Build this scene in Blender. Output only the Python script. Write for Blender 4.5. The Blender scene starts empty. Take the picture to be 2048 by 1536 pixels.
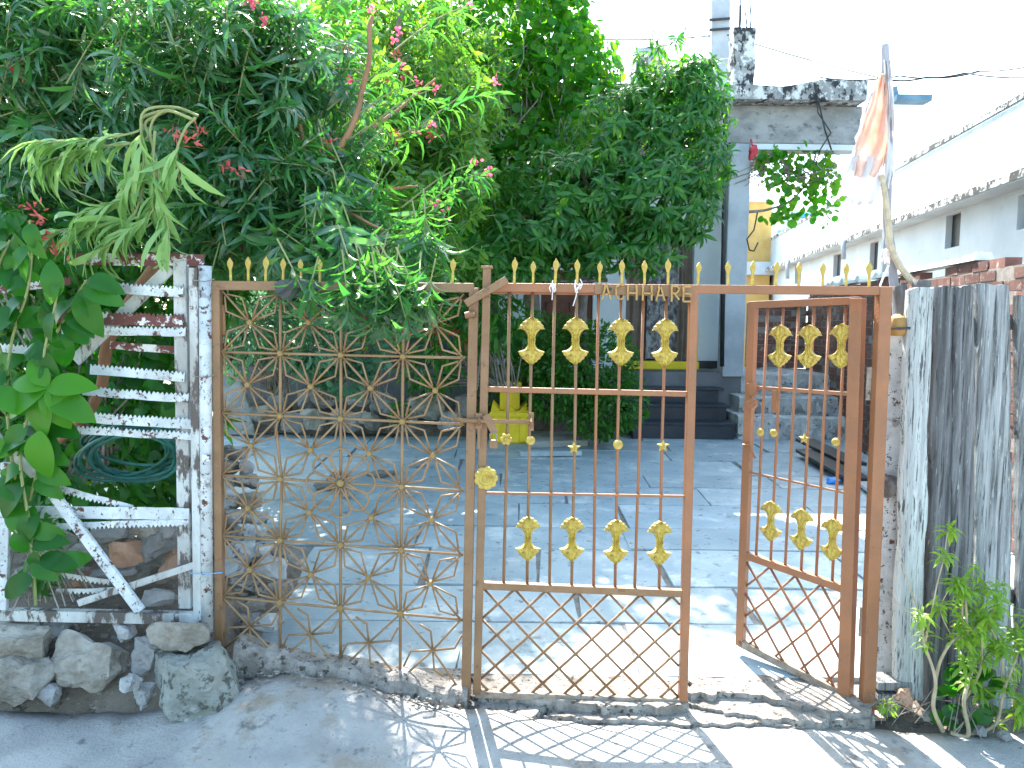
import bpy, bmesh, math, random
import numpy as np
from mathutils import Vector, Matrix, noise
random.seed(7); RNG = np.random.default_rng(7)
D = bpy.data; SC = bpy.context.scene; COL = SC.collection
V = Vector
# ------------------------------------------------------------------ camera
F_PX, PITCH, ROLL, EYE = 1500.0, math.radians(4.5), math.radians(0.7), 1.5
fw = V((0, math.cos(PITCH), -math.sin(PITCH))); u0 = V((0, math.sin(PITCH), math.cos(PITCH))); r0 = V((1, 0, 0))
cr = r0 * math.cos(ROLL) + u0 * math.sin(ROLL); cu = u0 * math.cos(ROLL) - r0 * math.sin(ROLL)
cam = D.objects.new('camera', D.cameras.new('camera')); COL.objects.link(cam); SC.camera = cam
cam.data.sensor_width = 36; cam.data.lens = 36 * F_PX / 2048
cam.data.clip_start = .05; cam.data.clip_end = 1500
M = Matrix((cr, cu, -fw)).transposed().to_4x4(); M.translation = V((0, 0, EYE)); cam.matrix_world = M
# ------------------------------------------------------------------ light
SUN_TO = V((-0.15, 0.80, 1.0)).normalized()
w = D.worlds.new('World'); SC.world = w; w.use_nodes = True
nt = w.node_tree; sky = nt.nodes.new('ShaderNodeTexSky'); sky.sky_type = 'NISHITA'; sky.sun_disc = False
sky.sun_elevation = math.asin(SUN_TO.z); sky.sun_rotation = math.atan2(SUN_TO.x, SUN_TO.y)
sky.dust_density = 2.2; sky.air_density = 1.0; sky.ozone_density = .2
bg = nt.nodes['Background']; bg.inputs[1].default_value = .15; wb = nt.nodes.new('ShaderNodeMix'); wb.data_type = 'RGBA'; wb.blend_type = 'MULTIPLY'; wb.inputs[0].default_value = 1; wb.inputs[7].default_value = (.93, 1.05, .98, 1)
nt.links.new(sky.outputs[0], wb.inputs[6]); nt.links.new(wb.outputs[2], bg.inputs[0])
sl = D.lights.new('sun', 'SUN'); sl.energy = 4.0; sl.angle = math.radians(.55); sl.color = (1, .95, .87)
so = D.objects.new('sun', sl); COL.objects.link(so); so.rotation_euler = (-SUN_TO).to_track_quat('-Z', 'Y').to_euler()
SC.view_settings.view_transform = 'Standard'; SC.view_settings.look = 'None'
SC.view_settings.exposure = 2.5; SC.view_settings.gamma = 1; SC.view_settings.use_curve_mapping = False
SC.render.engine = 'CYCLES'; SC.cycles.max_bounces = 8; SC.cycles.transparent_max_bounces = 8
SC.cycles.use_denoising = True
# ------------------------------------------------------------------ measuring helpers (pixel of the 2048x1536 photo -> place)
def ray(x, y): return fw + cr * ((x - 1024) / F_PX) + cu * ((768 - y) / F_PX)
def W(x, y, Y):
    d = ray(x, y); t = Y / d.y; return V((0, 0, EYE)) + d * t
def Wp(x, y, p, n):
    d = ray(x, y); o = V((0, 0, EYE)); return o + d * ((p - o).dot(n) / d.dot(n))
def zc(Y): return max(-.014, (Y - 3.3) * .047)
def Gd(x, y):
    d = ray(x, y); t = (EYE + .1551) / (.047 * d.y - d.z); return V((0, 0, EYE)) + d * t
def Gz(x, y, z):
    d = ray(x, y); return V((0, 0, EYE)) + d * ((EYE - z) / -d.z)
# ------------------------------------------------------------------ materials
MATS = {}
def _n(nt, t, **k):
    n = nt.nodes.new(t)
    for a, b in k.items(): setattr(n, a, b)
    return n
def _mix(nt, fac, a, b, mode='MIX'):
    m = _n(nt, 'ShaderNodeMix', data_type='RGBA', blend_type=mode)
    for i, s in ((0, fac), (6, a), (7, b)):
        if hasattr(s, 'is_linked'): nt.links.new(s, m.inputs[i])
        elif i == 0: m.inputs[0].default_value = s
        else: m.inputs[i].default_value = (*s, 1)
    return m.outputs[2]
def _ramp(nt, src, lo, hi):
    r = _n(nt, 'ShaderNodeMapRange', interpolation_type='SMOOTHSTEP'); nt.links.new(src, r.inputs[0])
    r.inputs[1].default_value = lo; r.inputs[2].default_value = hi; return r.outputs[0]
def pm(name, c1, c2, scale=6, rough=.8, bump=.3, bscale=60, stretch=(1, 1, 1), spots=(), metal=0, rnd=0, spec=.4, detail=8, bdist=.01, trans=None):
    m = D.materials.new(name); m.use_nodes = True; nt = m.node_tree; b = nt.nodes['Principled BSDF']
    tc = _n(nt, 'ShaderNodeTexCoord'); mp = _n(nt, 'ShaderNodeMapping'); mp.inputs[3].default_value = stretch
    oi = _n(nt, 'ShaderNodeObjectInfo')
    nt.links.new(tc.outputs['Object'], mp.inputs[0])
    if rnd:
        cm = _n(nt, 'ShaderNodeVectorMath', operation='SCALE'); cm.inputs[0].default_value = (13, 7, 9); nt.links.new(oi.outputs['Random'], cm.inputs['Scale'])
        nt.links.new(cm.outputs[0], mp.inputs[1])
    def noi(s, d=detail, ro=.6):
        n = _n(nt, 'ShaderNodeTexNoise'); n.inputs['Scale'].default_value = s; n.inputs['Detail'].default_value = d; n.inputs['Roughness'].default_value = ro
        nt.links.new(mp.outputs[0], n.inputs['Vector']); return n.outputs[0]
    col = _mix(nt, _ramp(nt, noi(scale), .35, .65), c1, c2)
    for sp in spots:
        c, s, lo, hi = sp[:4]; col = _mix(nt, _ramp(nt, noi(s, 6, .7), lo, hi), col, c)
    if rnd:
        hv = _n(nt, 'ShaderNodeHueSaturation'); mr = _n(nt, 'ShaderNodeMapRange'); nt.links.new(oi.outputs['Random'], mr.inputs[0])
        mr.inputs[3].default_value = 1 - rnd; mr.inputs[4].default_value = 1 + rnd
        nt.links.new(mr.outputs[0], hv.inputs['Value']); nt.links.new(col, hv.inputs['Color']); col = hv.outputs[0]
    nt.links.new(col, b.inputs['Base Color']); b.inputs['Roughness'].default_value = rough; b.inputs['Metallic'].default_value = metal
    b.inputs['Specular IOR Level'].default_value = spec
    if bump:
        bp = _n(nt, 'ShaderNodeBump'); bp.inputs['Strength'].default_value = bump; bp.inputs['Distance'].default_value = bdist
        nt.links.new(noi(bscale, 8, .65), bp.inputs['Height']); nt.links.new(bp.outputs[0], b.inputs['Normal'])
    if trans:
        t = _n(nt, 'ShaderNodeBsdfTranslucent'); nt.links.new(col, t.inputs[0]); mx = _n(nt, 'ShaderNodeMixShader'); mx.inputs[0].default_value = trans
        nt.links.new(b.outputs[0], mx.inputs[1]); nt.links.new(t.outputs[0], mx.inputs[2]); nt.links.new(mx.outputs[0], nt.nodes['Material Output'].inputs[0])
    MATS[name] = m; return m
def leafmat(name, d1, d2, t1, t2, tr=.5, rough=.35, spec=.5):
    m = D.materials.new(name); m.use_nodes = True; nt = m.node_tree; b = nt.nodes['Principled BSDF']
    oi = _n(nt, 'ShaderNodeObjectInfo'); ge = _n(nt, 'ShaderNodeNewGeometry')
    ad = _n(nt, 'ShaderNodeMath', operation='ADD'); nt.links.new(oi.outputs['Random'], ad.inputs[0]); nt.links.new(ge.outputs['Random Per Island'], ad.inputs[1])
    fr = _n(nt, 'ShaderNodeMath', operation='FRACT'); nt.links.new(ad.outputs[0], fr.inputs[0])
    pw = _n(nt, 'ShaderNodeMath', operation='POWER'); nt.links.new(fr.outputs[0], pw.inputs[0]); pw.inputs[1].default_value = 1.5
    c = _mix(nt, pw.outputs[0], d1, d2); ct = _mix(nt, pw.outputs[0], t1, t2)
    nt.links.new(c, b.inputs['Base Color']); b.inputs['Roughness'].default_value = rough; b.inputs['Specular IOR Level'].default_value = spec
    t = _n(nt, 'ShaderNodeBsdfTranslucent'); nt.links.new(ct, t.inputs[0]); mx = _n(nt, 'ShaderNodeMixShader'); mx.inputs[0].default_value = tr
    nt.links.new(b.outputs[0], mx.inputs[1]); nt.links.new(t.outputs[0], mx.inputs[2]); nt.links.new(mx.outputs[0], nt.nodes['Material Output'].inputs[0])
    MATS[name] = m; return m
earth = pm('earth', (.13, .10, .075), (.20, .165, .135), 5, .95, .9, 70, spots=[((.30, .27, .235), 30, .57, .66), ((.05, .04, .03), 14, .56, .66)], bdist=.02)
concrete = pm('road_concrete', (.42, .41, .395), (.30, .295, .29), 3.5, .9, .9, 70, bdist=.018, spots=[((.30, .255, .20), 2.3, .52, .66), ((.15, .145, .14), 9, .55, .70), ((.38, .36, .33), 1.6, .50, .66), ((.12, .115, .11), 45, .64, .68)])
broken = pm('broken_concrete', (.36, .33, .30), (.20, .175, .155), 14, .95, 1.0, 50, spots=[((.07, .06, .05), 34, .54, .62)], bdist=.02, rnd=.1)
flag = pm('flagstone_grey', (.28, .355, .40), (.37, .44, .475), 3, .62, .5, 60, spots=[((.16, .165, .17), 12, .55, .68), ((.52, .56, .57), 2.6, .52, .68), ((.10, .10, .10), 40, .64, .68)], rnd=.10)
mortar = pm('joint_dirt', (.16, .155, .15), (.24, .23, .22), 20, .95, .4, 90)
brown = pm('bronze_brown_paint', (.185, .095, .042), (.24, .130, .062), 5, .55, .3, 110, spots=[((.13, .065, .035), 30, .58, .68), ((.40, .25, .14), 60, .66, .70)], spec=.5)
orange = pm('terracotta_paint', (.29, .115, .048), (.23, .095, .042), 5, .5, .3, 110, spots=[((.18, .07, .035), 30, .60, .70), ((.46, .25, .15), 60, .67, .72)], spec=.5)
rustbase = pm('muddy_rust', (.22, .16, .12), (.32, .27, .22), 20, .9, .7, 70, spots=[((.10, .06, .04), 25, .55, .65)], bdist=.008)
gold = pm('gold_paint', (.52, .385, .06), (.38, .25, .04), 46, .42, .9, 130, spots=[((.20, .10, .03), 60, .57, .66)], bdist=.006, spec=.6)
whitep = pm('flaking_white_paint', (.60, .63, .65), (.43, .455, .47), 9, .7, .45, 90, spots=[((.30, .28, .27), 14, .56, .66), ((.11, .045, .035), 26, .575, .61), ((.04, .03, .03), 55, .60, .64)])
rustw = pm('rusty_red_white_paint', (.66, .66, .66), (.45, .42, .40), 8, .75, .5, 90, spots=[((.13, .045, .04), 16, .47, .50), ((.05, .04, .04), 42, .62, .66)])
whitegrime = pm('grimy_white_paint', (.52, .53, .52), (.33, .32, .30), 6, .75, .7, 60, stretch=(1, 1, .45), spots=[((.10, .08, .07), 13, .50, .58), ((.07, .06, .055), 36, .62, .67)])
plaster = pm('white_plaster', (.60, .65, .69), (.52, .57, .61), 1.3, .85, .25, 60, spots=[((.36, .38, .40), 3, .60, .78)])
parapetm = pm('weathered_parapet', (.50, .55, .58), (.40, .45, .48), 2.0, .85, .3, 60, stretch=(1, 1, .35), spots=[((.36, .37, .38), 2.6, .55, .72)])
edgemoss = pm('blackened_plaster_edge', (.62, .64, .64), (.4, .4, .4), 3, .9, .4, 40, spots=[((.05, .05, .05), 6, .44, .54)])
slabm = pm('mossy_concrete', (.36, .365, .365), (.22, .225, .225), 4, .92, .5, 60, stretch=(1, 1, .8), spots=[((.60, .61, .60), 9, .50, .57), ((.035, .035, .04), 7, .50, .56)])
beamm = pm('bare_cement', (.33, .335, .335), (.21, .215, .215), 4, .9, .6, 40, stretch=(1, 1, 1.6), spots=[((.09, .095, .10), 7, .54, .68)])
colm = pm('grey_column_cement', (.42, .455, .49), (.32, .355, .39), 3, .9, .3, 60, spots=[((.33, .35, .37), 7, .6, .7)])
blackstone = pm('black_step_stone', (.016, .023, .034), (.028, .038, .054), 6, .45, .15, 60, rnd=.1, spots=[((.07, .09, .11), 12, .62, .75)])
rubble = pm('rubble_stone', (.34, .33, .33), (.24, .225, .215), 7, .92, .7, 40, rnd=.22, bdist=.02, spots=[((.12, .11, .10), 16, .6, .7)])
rubw = pm('limewashed_rubble', (.52, .53, .53), (.34, .33, .32), 6, .92, .7, 35, rnd=.12, bdist=.02, spots=[((.10, .09, .085), 13, .57, .65)])
tanstone = pm('tan_stone', (.34, .31, .27), (.19, .165, .135), 9, .92, .8, 34, rnd=.12, bdist=.02, spots=[((.14, .12, .10), 15, .58, .68)])
greenstone = pm('green_grey_concrete', (.34, .35, .32), (.23, .24, .215), 7, .95, 1.0, 34, bdist=.03, spots=[((.10, .10, .085), 20, .52, .60), ((.55, .57, .56), 4, .6, .7)])
brickm = pm('red_brick', (.15, .065, .052), (.21, .10, .08), 8, .9, .5, 70, rnd=.25, spots=[((.40, .32, .28), 15, .56, .66)])
mort = pm('brick_mortar', (.30, .26, .23), (.2, .18, .16), 15, .95, .5, 60)
brickcap = pm('lime_cap', (.74, .74, .72), (.6, .6, .58), 10, .9, .5, 40)
plankm = pm('weathered_plank', (.40, .42, .43), (.15, .155, .16), 12, .9, 1.0, 55, stretch=(4, 1, .16), rnd=.2, bdist=.02, spots=[((.07, .07, .07), 24, .55, .62), ((.60, .62, .62), 50, .59, .63)])
plankdark = pm('dark_weathered_plank', (.24, .245, .255), (.09, .09, .095), 12, .9, 1.0, 55, stretch=(4, 1, .16), rnd=.2, bdist=.02, spots=[((.04, .04, .04), 22, .55, .62), ((.42, .44, .44), 50, .59, .66)])
plankpale = pm('pale_weathered_plank', (.62, .65, .64), (.42, .44, .44), 10, .88, .9, 50, stretch=(3.6, 1, .2), bdist=.02, spots=[((.09, .09, .09), 26, .56, .60), ((.25, .26, .26), 60, .56, .62)])
darkwood = pm('twisted_dark_wood', (.11, .095, .09), (.22, .20, .19), 8, .9, .8, 40, stretch=(2, 2, .3), bdist=.02)
bark = pm('red_brown_bark', (.22, .10, .05), (.30, .155, .08), 9, .85, .6, 50, stretch=(1, 1, .4), bdist=.006)
barkgrey = pm('grey_bark', (.17, .145, .12), (.26, .23, .20), 12, .9, .6, 50, bdist=.006)
stemg = pm('green_stem', (.17, .20, .07), (.24, .26, .10), 12, .7, .3, 50)
stemt = pm('tan_stem', (.30, .24, .15), (.40, .33, .22), 14, .8, .4, 50)
yellow = pm('yellow_paint', (.85, .62, .02), (.74, .54, .02), 5, .6, .3, 50, spots=[((.35, .27, .04), 18, .62, .7)])
curtb = pm('brown_curtain', (.17, .13, .105), (.22, .17, .14), 6, .95, .2, 200)
curtp = pm('mottled_curtain', (.38, .38, .40), (.08, .07, .075), 16, .95, .2, 200, stretch=(1, 1, .8))
darkdoor = pm('dark_red_wood', (.11, .04, .03), (.16, .06, .04), 6, .6, .2, 60)
interior = pm('dim_interior_plaster', (.13, .13, .14), (.18, .18, .19), 2, .9, .2, 60)  # plaster darkened so the veranda's shade sits in its colour
blackm = pm('black_metal', (.02, .022, .025), (.035, .035, .04), 8, .5, .2, 80)
blackplastic = pm('black_plastic_sheet', (.02, .02, .022), (.045, .045, .05), 8, .3, .4, 40, spec=.6)
wirem = pm('black_cable', (.015, .015, .015), (.03, .03, .03), 8, .5, 0)
clothm = pm('peach_cloth', (.78, .48, .36), (.84, .66, .58), 5, .95, .2, 180, trans=.45)
clothw = pm('white_rag', (.82, .80, .80), (.72, .70, .72), 5, .95, .3, 160, trans=.4)
ropem = pm('frayed_rope', (.55, .46, .32), (.40, .33, .24), 30, .95, .6, 90)
greywood = pm('grey_stick', (.25, .25, .28), (.36, .35, .38), 14, .9, .6, 60, stretch=(1, 1, .2))
hosem = pm('teal_hose', (.012, .085, .07), (.03, .16, .135), 8, .45, .1, 60)
redbag = pm('red_polythene', (.55, .04, .06), (.65, .08, .09), 12, .5, .3, 60, trans=.25)
orangepl = pm('orange_plastic', (.60, .09, .02), (.66, .12, .03), 5, .4, 0)
ochre = pm('ochre_house_paint', (.55, .34, .10), (.62, .40, .14), 3, .85, .2, 40)
bluem = pm('blue_paint', (.05, .35, .75), (.08, .42, .8), 3, .6, .1, 40)
steelblue = pm('blue_grey_sheet', (.09, .17, .24), (.14, .24, .32), 5, .6, .2, 40)
ochrewood = pm('ochre_wood', (.42, .24, .06), (.30, .16, .05), 12, .7, .5, 50, stretch=(1, 1, .3))
bluepl = pm('blue_polythene', (.05, .25, .75), (.08, .3, .8), 8, .4, .3, 60)
pinkm = pm('pink_petal', (.80, .10, .22), (.85, .22, .34), 12, .7, 0, trans=.4)
redbud = pm('red_bud', (.42, .05, .06), (.5, .12, .09), 12, .7, 0)
clay = pm('terracotta_clay', (.42, .25, .17), (.34, .19, .13), 10, .9, .5, 50)
LM = dict(
 ole=leafmat('oleander_leaf', (.032, .11, .05), (.065, .18, .075), (.05, .28, .03), (.18, .50, .04), .40, .27, 1.0),
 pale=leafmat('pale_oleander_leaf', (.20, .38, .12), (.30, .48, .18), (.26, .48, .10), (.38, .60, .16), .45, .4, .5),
 mid=leafmat('lime_leaf', (.05, .16, .03), (.11, .24, .035), (.12, .44, .025), (.38, .60, .03), .46, .32, .7),
 vine=leafmat('vine_leaf', (.030, .15, .016), (.08, .25, .02), (.08, .50, .010), (.36, .70, .016), .50, .42, .35),
 mango=leafmat('mango_leaf', (.018, .10, .022), (.055, .19, .030), (.045, .34, .012), (.26, .56, .016), .42, .34, .4),
 shrub=leafmat('shrub_leaf', (.022, .10, .016), (.05, .18, .022), (.05, .30, .01), (.2, .48, .015), .42, .42, .4),
 broad=leafmat('broad_leaf', (.014, .085, .012), (.035, .16, .014), (.03, .28, .006), (.11, .46, .008), .42, .36, .35),
 bright=leafmat('lit_broad_leaf', (.045, .19, .008), (.07, .25, .010), (.08, .40, .004), (.15, .5, .005), .42, .38, .35),  # brighter copy of broad, the lit look put into the leaf colour
 weed=leafmat('weed_leaf', (.12, .24, .04), (.22, .36, .05), (.30, .55, .03), (.5, .72, .05), .5, .4, .4),
 blue=leafmat('glaucous_leaf', (.10, .22, .15), (.14, .30, .18), (.10, .3, .1), (.2, .45, .15), .35, .45, .4),
)
# ------------------------------------------------------------------ object helpers
ORG = {}
def tag(o, label=None, cat=None, group=None, kind=None):
    if label: o['label'] = label
    if cat: o['category'] = cat
    if group: o['group'] = group
    if kind: o['kind'] = kind
    return o
def T(name, label, cat, loc, group=None, kind=None):
    o = D.objects.new(name, None); COL.objects.link(o); o.location = loc; o.empty_display_size = .1
    ORG[o.name] = V(loc); return tag(o, label, cat, group, kind)
def nm(name, verts, faces):
    me = D.meshes.new(name)
    verts = np.asarray(verts, np.float32).reshape(-1, 3)
    if isinstance(faces, np.ndarray):
        k = faces.shape[1]; nf = len(faces)
        me.vertices.add(len(verts)); me.vertices.foreach_set('co', verts.ravel())
        me.loops.add(nf * k); me.loops.foreach_set('vertex_index', faces.astype(np.int32).ravel())
        me.polygons.add(nf); me.polygons.foreach_set('loop_start', np.arange(0, nf * k, k, dtype=np.int32))
        me.update(calc_edges=True)
    else:
        me.from_pydata(verts.tolist(), [], faces); me.update()
    return me
class MB:
    def __init__(s): s.v = []; s.f = []
    def add(s, vs, fs):
        n = len(s.v); s.v += [V(a) for a in vs]; s.f += [tuple(i + n for i in f) for f in fs]; return s
    def hexa(s, p): return s.add(p, [(0, 3, 2, 1), (4, 5, 6, 7), (0, 1, 5, 4), (1, 2, 6, 5), (2, 3, 7, 6), (3, 0, 4, 7)])
    def box(s, c, sz, rz=0):
        c = V(c); a, b, d = [x / 2 for x in sz]; R = Matrix.Rotation(rz, 3, 'Z')
        return s.hexa([c + R @ V(q) for q in ((-a, -b, -d), (a, -b, -d), (a, b, -d), (-a, b, -d), (-a, -b, d), (a, -b, d), (a, b, d), (-a, b, d))])
    def bar(s, a, b, w, d, dep=V((0, 1, 0))):
        a, b = V(a), V(b); ax = (b - a).normalized(); dd = (dep - ax * dep.dot(ax)).normalized(); ww = ax.cross(dd) * w / 2; dd = dd * d / 2
        return s.hexa([a - ww - dd, a + ww - dd, a + ww + dd, a - ww + dd, b - ww - dd, b + ww - dd, b + ww + dd, b - ww + dd])
    def tube(s, pts, rad, n=8, cap=True):
        pts = [V(p) for p in pts]
        if not hasattr(rad, '__len__'): rad = [rad] * len(pts)
        base = len(s.v); a = None
        for i, p in enumerate(pts):
            t = (pts[min(i + 1, len(pts) - 1)] - pts[max(i - 1, 0)])
            t = t.normalized() if t.length > 1e-9 else V((0, 0, 1))
            a = t.orthogonal() if a is None else a - t * a.dot(t)
            if a.length < 1e-4: a = t.orthogonal()
            a = a.normalized(); b = t.cross(a)
            for k in range(n): s.v.append(p + (a * math.cos(k * 2 * math.pi / n) + b * math.sin(k * 2 * math.pi / n)) * rad[i])
        for i in range(len(pts) - 1):
            for k in range(n):
                q = base + i * n; s.f.append((q + k, q + (k + 1) % n, q + n + (k + 1) % n, q + n + k))
        if cap:
            s.f.append(tuple(base + k for k in range(n))[::-1]); s.f.append(tuple(base + (len(pts) - 1) * n + k for k in range(n)))
        return s
    def prism(s, outline, off):
        n = len(outline); off = V(off); b = len(s.v)
        s.v += [V(p) for p in outline] + [V(p) + off for p in outline]
        s.f.append(tuple(range(b, b + n))); s.f.append(tuple(range(b + 2 * n - 1, b + n - 1, -1)))
        for i in range(n): s.f.append((b + i, b + n + i, b + n + (i + 1) % n, b + (i + 1) % n))
        return s
    def build(s, name, mat, parent=None, smooth=False, bevel=0, **kw):
        if not s.v: return None
        if parent: org = ORG[parent.name]
        else:
            a = np.array([tuple(v) for v in s.v]); lo, hi = a.min(0), a.max(0); org = V(((lo[0] + hi[0]) / 2, (lo[1] + hi[1]) / 2, lo[2]))
        me = nm(name, [v - org for v in s.v], s.f); me.materials.append(mat)
        bm = bmesh.new(); bm.from_mesh(me); bmesh.ops.recalc_face_normals(bm, faces=bm.faces); bm.to_mesh(me); bm.free()
        if smooth: me.polygons.foreach_set('use_smooth', [True] * len(me.polygons))
        o = D.objects.new(name, me); COL.objects.link(o); ORG[o.name] = org
        if parent: o.parent = parent
        else: o.location = org
        if bevel:
            md = o.modifiers.new('bevel', 'BEVEL'); md.width = bevel; md.segments = 2; md.limit_method = 'ANGLE'
        return tag(o, kw.get('label'), kw.get('cat'), kw.get('group'), kw.get('kind'))
def inst(name, me, parent, mat4, **kw):
    o = D.objects.new(name, me); COL.objects.link(o); o.parent = parent
    m = mat4.copy(); m.translation = m.translation - ORG[parent.name]; o.matrix_basis = m
    return tag(o, kw.get('label'), kw.get('cat'), kw.get('group'), kw.get('kind'))
def nz(p, s=1, seed=0): return noise.noise(V(p) * s + V((seed * 7.3, seed * 3.1, seed * 5.7)))
def rock_mb(c, size, seed, sub=2, rough=.10, pts=None, k=15):
    rd = random.Random(seed); bm = bmesh.new()
    if pts is None:
        pts = []
        for i in range(k):
            d = V((rd.gauss(0, 1), rd.gauss(0, 1), rd.gauss(0, 1))).normalized(); q = V([max(-.78, min(.78, t)) * 1.15 for t in d])
            pts.append(V((q.x * size[0] / 2, q.y * size[1] / 2, q.z * size[2] / 2)))
        pts = [p + V(c) for p in pts]
    for p in pts: bm.verts.new(p)
    r = bmesh.ops.convex_hull(bm, input=bm.verts); bmesh.ops.delete(bm, geom=[g for g in r['geom_interior'] if isinstance(g, bmesh.types.BMVert)], context='VERTS')
    for _ in range(sub):
        bmesh.ops.triangulate(bm, faces=bm.faces); bmesh.ops.subdivide_edges(bm, edges=bm.edges, cuts=1, use_grid_fill=True)
    m = min(size); bm.normal_update()
    for v in bm.verts: v.co += v.normal * (nz(v.co, 3 / m, seed) * rough * m + nz(v.co, 9 / m, seed + 3) * rough * .45 * m)
    bm.verts.index_update(); mb = MB(); mb.add([v.co.copy() for v in bm.verts], [tuple(v.index for v in f.verts) for f in bm.faces]); bm.free(); return mb
# ------------------------------------------------------------------ foliage machinery
def leaf_tpl(L, Wd, bend=.25, seg=4, fold=.25, shape=1.0, serr=0):
    vs = []; fs = []
    for i in range(seg + 1):
        t = i / seg; a = math.sin(math.pi * min(1, max(0, t ** shape))) ** .75 * Wd / 2
        if i == 0: a = Wd * .06
        if i == seg: a = Wd * .02
        y = L * t * math.cos(bend * t); z = -L * math.sin(bend * t) * t
        vs += [(-a, y, z + a * fold), (0, y, z), (a, y, z + a * fold)]
    for i in range(seg):
        q = i * 3; fs += [(q, q + 1, q + 4, q + 3), (q + 1, q + 2, q + 5, q + 4)]
    return np.array(vs, float), np.array(fs)
def round_tpl(L, Wd, n=7, cup=.15):
    vs = [(0, 0, 0), (0, L * .5, -cup * L * .3)]; k = n
    for i in range(k):
        a = -math.pi / 2 + 2 * math.pi * (i + .5) / k; vs.append((math.cos(a) * Wd / 2, L * .52 + math.sin(a) * L * .48, abs(math.cos(a)) * cup * Wd))
    fs = [(1, 2 + i, 2 + (i + 1) % k) for i in range(k)]
    return np.array(vs[:], float), np.array(fs)
TPL = {
 'ole': leaf_tpl(.155, .021, .55), 'ole2': leaf_tpl(.17, .025, .9), 'mango': leaf_tpl(.16, .036, .8), 'mango2': leaf_tpl(.14, .034, .45),
 'lime': leaf_tpl(.085, .026, .6, 3), 'vine': round_tpl(.075, .075), 'vine2': round_tpl(.055, .05), 'shrub': leaf_tpl(.06, .024, .3, 3),
 'broad': leaf_tpl(.185, .105, .5, 10, .16, .85), 'broad2': leaf_tpl(.15, .085, .9, 10, .18, .9), 'weed': leaf_tpl(.055, .014, .8, 3), 'blue': round_tpl(.05, .034),
 'petal': round_tpl(.022, .018), 'bud': leaf_tpl(.028, .008, .1, 3, .1)}
TMESH = {}
def frames(P, Dr, N, S):
    P, Dr, N, S = map(np.asarray, (P, Dr, N, S))
    y = Dr / np.linalg.norm(Dr, axis=1, keepdims=True); z = N - (N * y).sum(1, keepdims=True) * y
    z /= np.linalg.norm(z, axis=1, keepdims=True) + 1e-9; x = np.cross(y, z)
    return P, np.stack([x, y, z], 2) * S[:, None, None]
CAMP = np.array([0, 0, EYE])
def foliage(parent, mat, P, Dr, N, S, tpls, keep=300, pname='leaf', sname='foliage'):
    P, R = frames(P, Dr, N, S); n = len(P); ids = RNG.integers(0, len(tpls), n)
    dist = np.linalg.norm(P - CAMP, axis=1) / S; order = np.argsort(dist)
    # the nearest leaves inside the picture become leaf parts of their own
    rel = P - CAMP; u = rel @ np.array(cr); v = rel @ np.array(cu); f = rel @ np.array(fw)
    inside = (np.abs(u / f) < .68) & (np.abs(v / f) < .51)
    pick = [i for i in order if inside[i]][:keep]; mask = np.zeros(n, bool); mask[pick] = True
    for i in pick:
        t = tpls[ids[i]]; key = (t, mat.name)
        if key not in TMESH:
            me = nm(pname, TPL[t][0], TPL[t][1]); me.materials.append(mat); me.polygons.foreach_set('use_smooth', [True] * len(me.polygons)); TMESH[key] = me
        m = Matrix(R[i].tolist()).to_4x4(); m.translation = V(P[i]); inst(pname, TMESH[key], parent, m)
    allv = []; groups = {}
    for k, t in enumerate(tpls):
        sel = np.where((~mask) & (ids == k))[0]
        if not len(sel): continue
        tv, tf = TPL[t]; vv = np.einsum('nij,vj->nvi', R[sel], tv) + P[sel][:, None, :]
        groups.setdefault(tf.shape[1], []).append((vv, tf))
    for k, lst in groups.items():
        vs, fs, off = [], [], 0
        for vv, tf in lst:
            nn, nv = vv.shape[:2]; vs.append(vv.reshape(-1, 3)); fs.append((tf[None] + (np.arange(nn) * nv)[:, None, None]).reshape(-1, k) + off); off += nn * nv
        org = ORG[parent.name]; me = nm(sname, np.concatenate(vs) - np.array(org), np.concatenate(fs)); me.materials.append(mat)
        me.polygons.foreach_set('use_smooth', [True] * len(me.polygons))
        o = D.objects.new(sname, me); COL.objects.link(o); o.parent = parent; o['kind'] = 'stuff'
def rn(n): v = RNG.normal(size=(n, 3)); return v / np.linalg.norm(v, axis=1, keepdims=True)
def blob_points(blobs, n, shell=.0):
    """blobs: (x, y, depth, rx, ry, rdepth, weight); measured on the photo, returned as places in the garden"""
    ws = np.array([b[6] if len(b) > 6 else b[3] * b[4] for b in blobs], float); ws /= ws.sum(); out = []; cen = []
    for i in RNG.choice(len(blobs), n, p=ws):
        b = blobs[i]; c = W(b[0], b[1], b[2]); s = b[2] / F_PX
        d = rn(1)[0]; r = (shell + (1 - shell) * RNG.random()) ** (1 / 3.)
        out.append((c.x + d[0] * r * b[3] * s, c.y + d[1] * r * b[5], c.z + d[2] * r * b[4] * s)); cen.append(tuple(c))
    return np.array(out), np.array(cen)
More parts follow.
